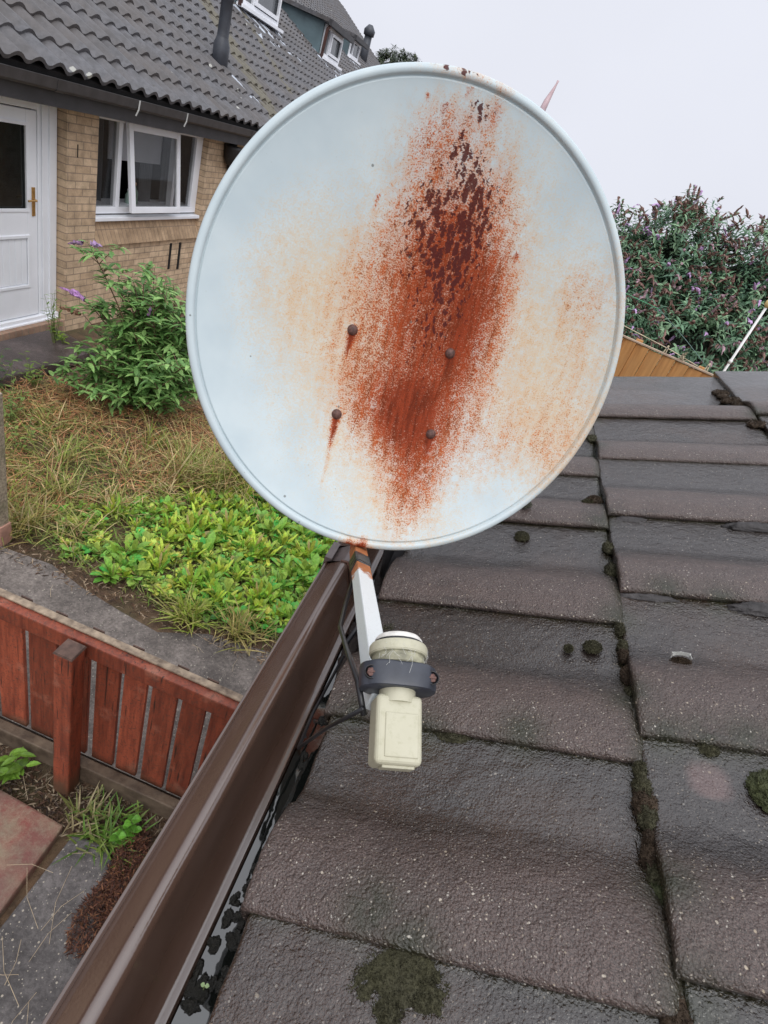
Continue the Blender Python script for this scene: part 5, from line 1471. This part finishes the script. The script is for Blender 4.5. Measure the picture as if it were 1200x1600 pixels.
def tuft(x, y, n, L, lean, cols, label, seed, spread=0.05, name='grass_tuft', z=ZG):
    r = np.random.default_rng(seed); lv = Leaves()
    a = r.uniform(0, 6.28, n); el = np.clip(r.normal(1.0, 0.25, n), 0.2, 1.5)
    D = np.column_stack([np.cos(a) * np.cos(el), np.sin(a) * np.cos(el), np.sin(el)]) + np.array([lean[0], lean[1], 0])
    N = np.column_stack([-np.cos(a) * np.sin(el), -np.sin(a) * np.sin(el), np.cos(el)])
    P = np.column_stack([x + r.normal(0, spread, n), y + r.normal(0, spread, n), np.full(n, z)])
    C = np.array(cols)[r.integers(0, len(cols), n)] * r.uniform(0.7, 1.25, (n, 1))
    lv.add(P, D, N, r.uniform(0.5, 1.1, n) * L, 0.0085, C, bend=r.uniform(0.1, 0.6, n), seg=3, fold=0.2)
    return tag(lv.mesh(name, M_LEAF), label, 'grass')
GG = [(0.26, 0.31, 0.06), (0.44, 0.40, 0.15), (0.20, 0.26, 0.05), (0.58, 0.46, 0.25), (0.50, 0.32, 0.16)]
tuft(-1.66, 4.30, 420, 0.70, (0.45, -0.1), GG, 'largest tuft of long grass leaning right above the weed patch, by the dish edge', 1, 0.12)
tuft(-2.0, 4.0, 220, 0.5, (0.3, 0.1), GG, 'long leaning grass tuft left of the largest tuft', 2, 0.10)
tuft(-1.25, 4.75, 200, 0.5, (0.2, 0.0), GG, 'long grass tuft half hidden behind the dish edge', 3, 0.14)
tuft(-1.13, 2.58, 150, 0.22, (0, -0.2), [(0.28, 0.36, 0.05), (0.40, 0.38, 0.12)], 'yellow-green grass tuft at the near edge of the weed patch', 4, 0.05)
tuft(-0.78, 2.62, 120, 0.24, (0.1, -0.3), [(0.42, 0.34, 0.13), (0.30, 0.30, 0.08)], 'straw-tipped grass tuft on the path edge near the gutter', 5, 0.06)
tuft(-2.50, 2.72, 160, 0.32, (-0.05, 0), [(0.36, 0.30, 0.10), (0.25, 0.27, 0.07), (0.45, 0.36, 0.18)], 'yellowing grass tuft at the foot of the pale post', 6, 0.08)
tuft(-0.73, 1.24, 130, 0.16, (0.1, -0.2), [(0.12, 0.24, 0.04), (0.22, 0.30, 0.07)], 'small green grass tuft under the red fence beside the gutter', 7, 0.06)
tuft(-0.86, 1.25, 50, 0.16, (0.3, -0.2), [(0.40, 0.34, 0.20), (0.22, 0.24, 0.08)], 'thin dry grass tuft right of the red fence post', 8, 0.04)
rg_ = np.random.default_rng(12)
for q, (x, y) in enumerate([(-2.2, 3.25), (-2.45, 3.15), (-1.95, 3.6), (-2.7, 3.1), (-1.8, 4.0), (-1.45, 4.55), (-1.75, 4.65), (-2.35, 3.7), (-2.1, 4.3), (-2.9, 3.5), (-3.3, 3.9), (-2.6, 4.2), (-1.1, 4.9), (-2.75, 2.85), (-3.2, 3.1), (-2.2, 2.85)]):
    tuft(x + rg_.normal(0, 0.05), y, int(rg_.uniform(35, 85)), rg_.uniform(0.25, 0.5), (rg_.normal(0.15, 0.2), rg_.normal(0, 0.15)), GG, 'wispy half-dry grass tuft between the straw and the weed patch', 50 + q, 0.07)['group'] = 'grass tufts between the straw and the weeds'
def smallplant(x, y, label, seed, n=26, hgt=0.25, L=0.07, W=0.03, c=(0.16, 0.27, 0.04), spread=0.06, z=ZG, name='weed_plant'):
    r = np.random.default_rng(seed)
    t_ = thing(name, label, 'weed', (x, y, z))
    lv = Leaves(); st = MB()
    ns = max(2, n // 9)
    for s_ in range(ns):
        a = r.uniform(0, 6.28); tip = np.array([x + math.cos(a) * spread * r.uniform(0.3, 1.5), y + math.sin(a) * spread * r.uniform(0.3, 1.5), z + hgt * r.uniform(0.6, 1.1)])
        b = np.array([x + r.normal(0, 0.01), y + r.normal(0, 0.01), z])
        st.tube([b, (b + tip) / 2 + r.normal(0, 0.008, 3), tip], [0.0035, 0.0025, 0.0012], 5)
        m = 9
        tt = np.linspace(0.15, 1, m); P = b + (tip - b) * tt[:, None]
        az = np.arange(m) * 2.4; D = np.column_stack([np.cos(az), np.sin(az), r.uniform(0.1, 0.8, m)]); N = np.column_stack([-np.cos(az) * 0.4, -np.sin(az) * 0.4, np.ones(m)])
        lv.add(P, D, N, L * r.uniform(0.7, 1.2, m), W * r.uniform(0.8, 1.2, m), np.clip(np.array(c) * (1 + 0.2 * r.normal(size=(m, 1))), 0.01, 1), bend=0.2, seg=3)
    lv.mesh('foliage', M_LEAF, t_); obj('stem', st, simple('green_stem', (0.12, 0.15, 0.04), 0.6), t_)
    return t_
smallplant(-0.66, 1.22, 'bright green seedling with round leaves tucked beside the gutter under the red fence', 11, 30, 0.12, 0.05, 0.04, (0.16, 0.42, 0.05), 0.05)
smallplant(-1.30, 1.27, 'green weed at the left edge below the red fence', 12, 36, 0.18, 0.08, 0.035, (0.16, 0.30, 0.04), 0.08)
smallplant(-3.55, 3.75, 'upright weed with small leaves in the dry grass near the left edge', 13, 60, 0.50, 0.07, 0.022, (0.17, 0.26, 0.07), 0.16)
smallplant(-3.15, 3.45, 'shorter green weed in the dry grass in front of the taller one', 14, 40, 0.35, 0.06, 0.022, (0.18, 0.25, 0.06), 0.14)
smallplant(-3.85, 4.40, 'bushy weed at the front corner of the stone slab', 15, 60, 0.30, 0.07, 0.025, (0.16, 0.25, 0.05), 0.12)
smallplant(-4.05, 4.15, 'dark weed with reddish stems at the left edge by the stone slab', 16, 60, 0.35, 0.08, 0.03, (0.07, 0.13, 0.05), 0.14)
smallplant(-4.35, 5.25, 'feathery green weed growing by the door step', 17, 90, 0.55, 0.08, 0.014, (0.17, 0.30, 0.06), 0.07, z=-2.8)
smallplant(-4.30, 5.32, 'pale green seedling at the foot of the feathery weed by the door step', 18, 30, 0.16, 0.07, 0.025, (0.26, 0.38, 0.06), 0.06, z=-2.8)

# ---- buddleia shrubs
def rotz(v, a): c, s = math.cos(a), math.sin(a); return np.array([v[0] * c - v[1] * s, v[0] * s + v[1] * c, v[2]])
def spike(acc, P, D, L, r0, C, rg, droop=0.3, seg=6, rings=8):
    x, y, k = basis(D); V = []; Cc = []
    for i in range(rings + 1):
        t_ = i / rings
        c = np.array(P) + k * L * t_ - np.array([0, 0, 1]) * L * droop * t_ * t_
        rad = r0 * (0.6 + 0.5 * math.sin(min(1, t_ * 2.2) * 1.57)) * (1 - t_) ** 0.6 * (1 + 0.35 * rg.normal()) + 0.0008
        for j in range(seg):
            a = 6.283 * j / seg + i * 0.5
            V.append(c + rad * (1 + 0.3 * rg.normal()) * (math.cos(a) * x + math.sin(a) * y)); Cc.append(np.array(C) * rg.uniform(0.55, 1.35))
    F = [(i * seg + j, i * seg + (j + 1) % seg, (i + 1) * seg + (j + 1) % seg, (i + 1) * seg + j) for i in range(rings) for j in range(seg)]
    acc.V.append(np.array(V)); acc.C.append(np.clip(np.array(Cc), 0, 1)); acc.F += [tuple(a + acc.n for a in f) for f in F]; acc.n += len(V)

def garden_buddleia():
    base = np.array([-3.02, 5.02, ZG]); r = np.random.default_rng(4)
    t_ = thing('buddleia_shrub', 'leafy green buddleia shrub with purple flower spikes against the brick wall', 'shrub', tuple(base))
    st = MB(); lv = Leaves(); fl_ = Leaves()
    tips = []
    # arching main stems (targets above ground)
    main = [(-3.45, 4.55, 1.48), (-3.62, 4.75, 0.92), (-3.75, 4.9, 0.70), (-3.2, 4.9, 1.05), (-2.9, 5.1, 1.12), (-2.7, 5.0, 0.95), (-3.0, 4.6, 0.85), (-2.55, 4.8, 0.70), (-3.4, 5.2, 0.95), (-2.45, 5.2, 0.85), (-3.15, 5.3, 1.2), (-2.8, 4.6, 0.6),
            (-3.3, 4.4, 0.5), (-2.5, 4.55, 0.42), (-3.6, 4.5, 0.35), (-2.95, 4.35, 0.30), (-2.7, 4.4, 0.32), (-3.45, 4.3, 0.25), (-2.3, 4.9, 0.55), (-2.35, 5.4, 0.7), (-3.1, 4.75, 0.9), (-2.75, 5.3, 1.0)]
    main += [(base[0] + r.normal(0, 0.33), base[1] - 0.15 + r.normal(0, 0.30), abs(r.normal(0.45, 0.3)) + 0.12) for _ in range(40)]
    main += [(base[0] - 0.15 + r.normal(0, 0.28), base[1] - 0.1 + r.normal(0, 0.22), r.uniform(0.8, 1.3)) for _ in range(15)]
    for i, (x, y, h) in enumerate(main):
        tip = np.array([x, y, ZG + h]); b = base + np.array([r.normal(0, 0.08), r.normal(0, 0.08), 0])
        mid = b * 0.55 + tip * 0.45 + np.array([0, 0, 0.12 * h + 0.04])
        pts = [b * (1 - u) ** 2 + mid * 2 * u * (1 - u) + tip * u * u for u in np.linspace(0, 1, 9)]
        st.tube(pts, list(np.linspace(0.011, 0.003, 9)), 6)
        Ltot = np.linalg.norm(tip - b)
        sub = [(pts, 1.0)]
        for q in range(int(3 + Ltot * 5)):
            u = r.uniform(0.3, 0.95); p0 = b * (1 - u) ** 2 + mid * 2 * u * (1 - u) + tip * u * u
            dd = np.array([r.normal(), r.normal(), 0.6 + 0.3 * r.normal()]); dd /= np.linalg.norm(dd); Ls = r.uniform(0.12, 0.28)
            p1 = p0 + dd * Ls * 0.6; p2 = p0 + dd * Ls + np.array([0, 0, -0.05])
            st.tube([p0, p1, p2], [0.004, 0.003, 0.0015], 5); sub.append(([p0, p1, p2], 0.8))
        for pp, sc in sub:
            pp = np.array(pp); m = 9 if sc == 1.0 else 5
            for u in np.linspace(0.25 if sc == 1.0 else 0.3, 1.0, m):
                f_ = u * (len(pp) - 1); i0 = min(int(f_), len(pp) - 2); p0 = pp[i0] + (pp[i0 + 1] - pp[i0]) * (f_ - i0)
                a = r.uniform(0, 6.28)
                for s_ in (0, math.pi):
                    D = np.array([math.cos(a + s_), math.sin(a + s_), r.uniform(-0.1, 0.7)])
                    dk = r.uniform(0.65, 1.2)
                    C = np.array([0.13, 0.27, 0.075]) * dk if r.random() < 0.55 else np.array([0.26, 0.44, 0.14]) * dk
                    lv.add([p0], [D], [(0, 0, 1)], r.uniform(0.10, 0.19) * sc, r.uniform(0.028, 0.044), C, bend=r.uniform(0.1, 0.55), seg=3)
    lv.mesh('foliage', M_LEAF, t_); obj('stem', st, simple('brown_green_stem', (0.13, 0.075, 0.045), 0.6, 0.3, 30), t_, smooth=True)
    P_ = (0.50, 0.27, 0.58)
    for p_, D, L, c, r0 in [((-3.60, 4.72, ZG + 0.93), (-1, -0.1, 0.25), 0.26, P_, 0.026), ((-3.48, 4.52, ZG + 1.48), (-1, 0.0, -0.25), 0.15, (0.28, 0.17, 0.30), 0.020), ((-3.43, 4.55, ZG + 1.49), (1, 0.3, 0.2), 0.10, (0.42, 0.28, 0.5), 0.02),
                        ((-3.76, 4.88, ZG + 0.70), (-1, -0.1, 0.1), 0.24, (0.24, 0.13, 0.08), 0.024), ((-3.0, 4.8, ZG + 0.98), (0.3, -0.3, 1), 0.14, (0.40, 0.22, 0.46), 0.018)]:
        fl_ = Leaves(); spike(fl_, p_, D, L, r0, c, r, 0.15, 8, 12); fl_.mesh('flower_spike', M_FLOWER, t_)
garden_buddleia()

def big_bush(cx, cy, cz, rx, ry, rz, seed, label, nspr=620, name='buddleia_bush', L=0.15, flowers=True, greens=((0.15, 0.28, 0.17), (0.25, 0.40, 0.24), (0.11, 0.21, 0.14)), cat='bush'):
    r = np.random.default_rng(seed)
    t_ = thing(name, label, cat, (cx, cy, ZG))
    lv = Leaves(); fl_ = Leaves(); st = MB()
    seeds = r.normal(size=(16, 3)); seeds /= np.linalg.norm(seeds, axis=1, keepdims=True)
    for q in range(10):
        d0 = r.normal(size=3); d0[2] = abs(d0[2]) + 0.3; d0 /= np.linalg.norm(d0)
        tip = np.array([cx, cy, cz]) + d0 * np.array([rx, ry, rz]) * 0.9
        b = np.array([cx + r.normal(0, 0.15), cy + r.normal(0, 0.15), ZG]); mid = (b + tip) / 2 + np.array([0, 0, 0.3])
        st.tube([b, mid, tip], [0.05, 0.03, 0.01], 6)
    for q in range(int(nspr * 1.5)):
        d0 = r.normal(size=3)
        if r.random() < 0.75: d0[1] = -abs(d0[1])
        d0 /= np.linalg.norm(d0)
        lump = 1 + 0.16 * max(0, (seeds @ d0).max() - 0.75) * 4 * r.uniform(0.4, 1) - 0.12
        rad = lump * (r.uniform(0.55, 1.0) ** 0.4)
        p0 = np.array([cx, cy, cz]) + d0 * np.array([rx, ry, rz]) * rad
        if p0[2] < ZG + 0.1: continue
        D = d0 * 0.8 + np.array([0, 0, 0.35]) + r.normal(0, 0.35, 3); D /= np.linalg.norm(D)
        n = 13; tt = np.linspace(0, 1, n); Ls = r.uniform(0.28, 0.5)
        PP = p0 + D * Ls * tt[:, None] - np.array([0, 0, 1]) * (0.25 * Ls * tt ** 2)[:, None]
        a = np.arange(n) * 1.57 + r.uniform(0, 6)
        x, y, k = basis(D)
        LD = np.cos(a)[:, None] * x + np.sin(a)[:, None] * y + 0.7 * k + np.array([0, 0, -0.15])
        NN = np.tile(k, (n, 1)) + np.array([0, 0, 0.5])
        g = np.array(greens[r.choice([0, 0, 1, 2])]) * r.uniform(0.7, 1.25)
        lv.add(PP, LD, NN, L * r.uniform(0.7, 1.2, n), L * 0.24, g * r.uniform(0.8, 1.2, (n, 1)), bend=r.uniform(0.1, 0.6, n), seg=2)
        if flowers:
            u = r.random()
            if u < 0.75:
                c = (0.24, 0.14, 0.12) if u < 0.54 else ((0.38, 0.25, 0.29) if u < 0.66 else (0.52, 0.34, 0.60))
                spike(fl_, PP[-1], D + np.array([0, 0, -0.1]), r.uniform(0.16, 0.27), 0.026, c, r, r.uniform(0.2, 0.8), 5, 5)
                for e_ in range(2):
                    D2 = D + r.normal(0, 0.5, 3)
                    if u < 0.55: spike(fl_, PP[-3], D2, r.uniform(0.10, 0.16), 0.018, c, r, 0.4, 4, 4)
    lv.mesh('crown', M_LEAF, t_)
    if flowers: fl_.mesh('flower_spike', M_FLOWER, t_)
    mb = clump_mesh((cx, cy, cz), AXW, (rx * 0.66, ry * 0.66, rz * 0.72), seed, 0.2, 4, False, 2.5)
    obj('shade_core', mb, simple('painted_shade_core', (0.025, 0.032, 0.022), 0.95, 0.5, 5, 1.0, 9, 0.2), t_)  # dark lump added inside the crown to block light, its colour standing for shade
    obj('stem', st, simple('bush_stem', (0.10, 0.07, 0.05), 0.8, 0.3, 20), t_, smooth=True)
    return t_
big_bush(1.25, 12.3, -1.45, 1.15, 1.0, 1.75, 51, 'big buddleia bush just right of the dish, behind the tan fence', 640)
big_bush(2.55, 12.6, -1.05, 1.05, 1.0, 1.88, 52, 'tallest dark buddleia bush rising in the middle of the hedge', 760)
big_bush(4.15, 12.4, -1.05, 1.45, 1.0, 2.05, 53, 'wide buddleia bush at the right edge of the picture', 780)
big_bush(3.3, 11.6, -1.9, 1.5, 0.8, 1.6, 54, 'lower front buddleia bush behind the white pole', 620)
big_bush(1.75, 11.2, -2.1, 1.1, 0.7, 1.3, 55, 'low shaded buddleia bush close behind the tan fence', 420)
# distant tree over the dish
big_bush(-20.0, 75.0, 4.9, 4.4, 3.6, 4.0, 56, 'distant tree top showing above the dish beside the house roof', 520, 'distant_tree', 0.55, False, ((0.05, 0.07, 0.04), (0.09, 0.11, 0.06), (0.03, 0.045, 0.03)), 'tree')

# ---- tan fence beyond the roof
def m_tan():
    t = NT('orange_tan_timber'); P = t.pos()
    g = t.noise(t.mapping(P, (1, 1, 0.07)), 22, 5, 0.65); n = t.noise(P, 2.5, 3)
    c = t.mix(t.mr(g, 0.3, 0.7), (0.34, 0.15, 0.045), (0.62, 0.32, 0.11))
    c = t.mix(t.mr(n, 0.45, 0.7, 0, 0.4), c, (0.45, 0.25, 0.10))
    v = t.voro(t.mapping(P, (1, 1, 0.6)), 7, out='all'); sr = t.n('ShaderNodeSeparateColor'); t.l(v.outputs['Color'], sr.inputs[0])
    sp = t.mr(t.ma('SUBTRACT', t.mr(sr.outputs[0], 0.6, 1.0, 0, 0.13), v.outputs['Distance']), 0, 0.05)
    c = t.mix(sp, c, (0.10, 0.045, 0.02))
    t.col(c); t.rough(0.6); t.nrm(t.bump(g, 0.3, 0.004)); return t.m
M_TAN = m_tan()
fd = np.array([1.284, -0.432, 0]); fd /= np.linalg.norm(fd); fnn = np.array([fd[1], -fd[0], 0])   # faces the viewer
if fnn[1] > 0: fnn = -fnn
f0 = np.array([1.755, 8.806, 0])
fn = thing('board_fence', 'orange-tan vertical board fence with a thin capping beyond the tiled roof', 'fence', (f0[0], f0[1], ZG))
for k in range(-12, 16):
    c = f0 + fd * (k * 0.19)
    mb = MB()
    a = c + fd * 0.0 + fnn * 0.0; b = c + fd * 0.186 + fnn * 0.034
    P8 = []
    for z in (ZG, -1.125 - (k % 3) * 0.004):
        P8 += [a + [0, 0, z], b + [0, 0, z], b - fnn * 0.026 + [0, 0, z], a - fnn * 0.010 + [0, 0, z]]
    mb.hexa(P8); obj('board', mb, M_TAN, fn)
mb = MB(); A_, B_ = f0 - fd * 2.35, f0 + fd * 3.1
mb.obox((A_ + B_) / 2 + fnn * 0.004 + np.array([0, 0, -1.108]), fd, fnn, (0, 0, 1), np.linalg.norm(B_ - A_) / 2, 0.03, 0.012)
obj('capping', mb, simple('pale_capping', (0.40, 0.30, 0.22), 0.7, 0.2, 8), fn, bevel=0.004)
mb = MB()
for k in range(-2, 4):
    c = f0 + fd * (k * 0.9 + 0.2) - fnn * 0.06 + np.array([0, 0, (ZG - 1.1) / 2]); mb.obox(c, fd, fnn, (0, 0, 1), 0.045, 0.045, (1.85) / 2)
obj('fence_post', mb, M_TAN, fn)
# white line pole and strings
pl = thing('line_pole', 'thin white washing-line pole with a yellow knob, standing beyond the roof at the right', 'pole', (3.22, 8.88, ZG))
mb = MB(); mb.tube([(3.22, 8.88, ZG), (3.22, 8.88, -0.16)], 0.017, 10); mb.tube([(3.22, 8.88, -0.95), (3.22, 8.88, -0.90)], 0.024, 10)
obj('pole_shaft', mb, M_WHITE_PL, pl, smooth=True)
mb = MB(); mb.lathe((3.22, 8.88, -0.16), (0, 0, 1), [(0.025, 0), (0.045, 0.03), (0.045, 0.07), (0.03, 0.10), (0.005, 0.11)], 12)
obj('knob', mb, simple('yellow_knob', (0.62, 0.48, 0.22), 0.5), pl, smooth=True)
def line(name, pts, r, m, label):
    mb = MB(); mb.tube(pts, r, 6); return tag(obj(name, mb, m, smooth=True), label, 'line')
M_LINEG = simple('green_plastic_line', (0.08, 0.32, 0.16), 0.4); M_LINEC = simple('cream_cord', (0.55, 0.48, 0.34), 0.7)

line('washing_line', [(1.2, 9.31, -0.48), (1.56, 9.311, -0.63), (2.102, 9.324, -0.666)], 0.006, M_LINEG, 'green washing line stretched in front of the buddleia hedge')
line('washing_line', [(2.102, 9.324, -0.666), (2.66, 9.22, -0.92), (3.193, 9.0, -1.20)], 0.004, simple('dull_line', (0.16, 0.26, 0.24), 0.5), 'thin dull end of the washing line sagging down to the pole foot')
line('cord', [(1.2, 8.9, -0.90), (1.703, 8.868, -0.991), (2.444, 8.87, -1.066), (3.174, 8.849, -1.178)], 0.006, M_LINEC, 'cream cord running just above the tan fence top')
for (x, y, z, lab) in ((2.30, 8.62, -1.09, 'pale peg on the tan fence top, left of the knot of cord'), (2.85, 8.45, -1.09, 'pale peg on the tan fence top nearest the white pole')):
    t_ = thing('peg', lab, 'peg', (x, y, z)); mb = MB(); mb.obox((x - 0.008, y, z + 0.05), (1, 0, 0), (0, 1, 0), (0.15, 0, 1), 0.006, 0.008, 0.05); mb.obox((x + 0.012, y, z + 0.05), (1, 0, 0), (0, 1, 0), (-0.1, 0, 1), 0.006, 0.008, 0.05)
    obj('peg_legs', mb, M_LINEC, t_, bevel=0.002)
    mb = MB(); mb.lathe((x, y - 0.012, z + 0.06), (0, 1, 0), [(0.012, 0), (0.012, 0.024)], 10); obj('spring', mb, M_GALV, t_)
mb = MB(); rw = np.random.default_rng(9); p_ = np.array([2.53, 8.55, -1.05]); pts = [p_ + rw.normal(0, 0.035, 3) for _ in range(26)]
mb.tube(pts, 0.006, 5); tag(obj('cord_knot', mb, M_LINEC, smooth=True), 'untidy knot of cream cord on top of the tan fence', 'cord')
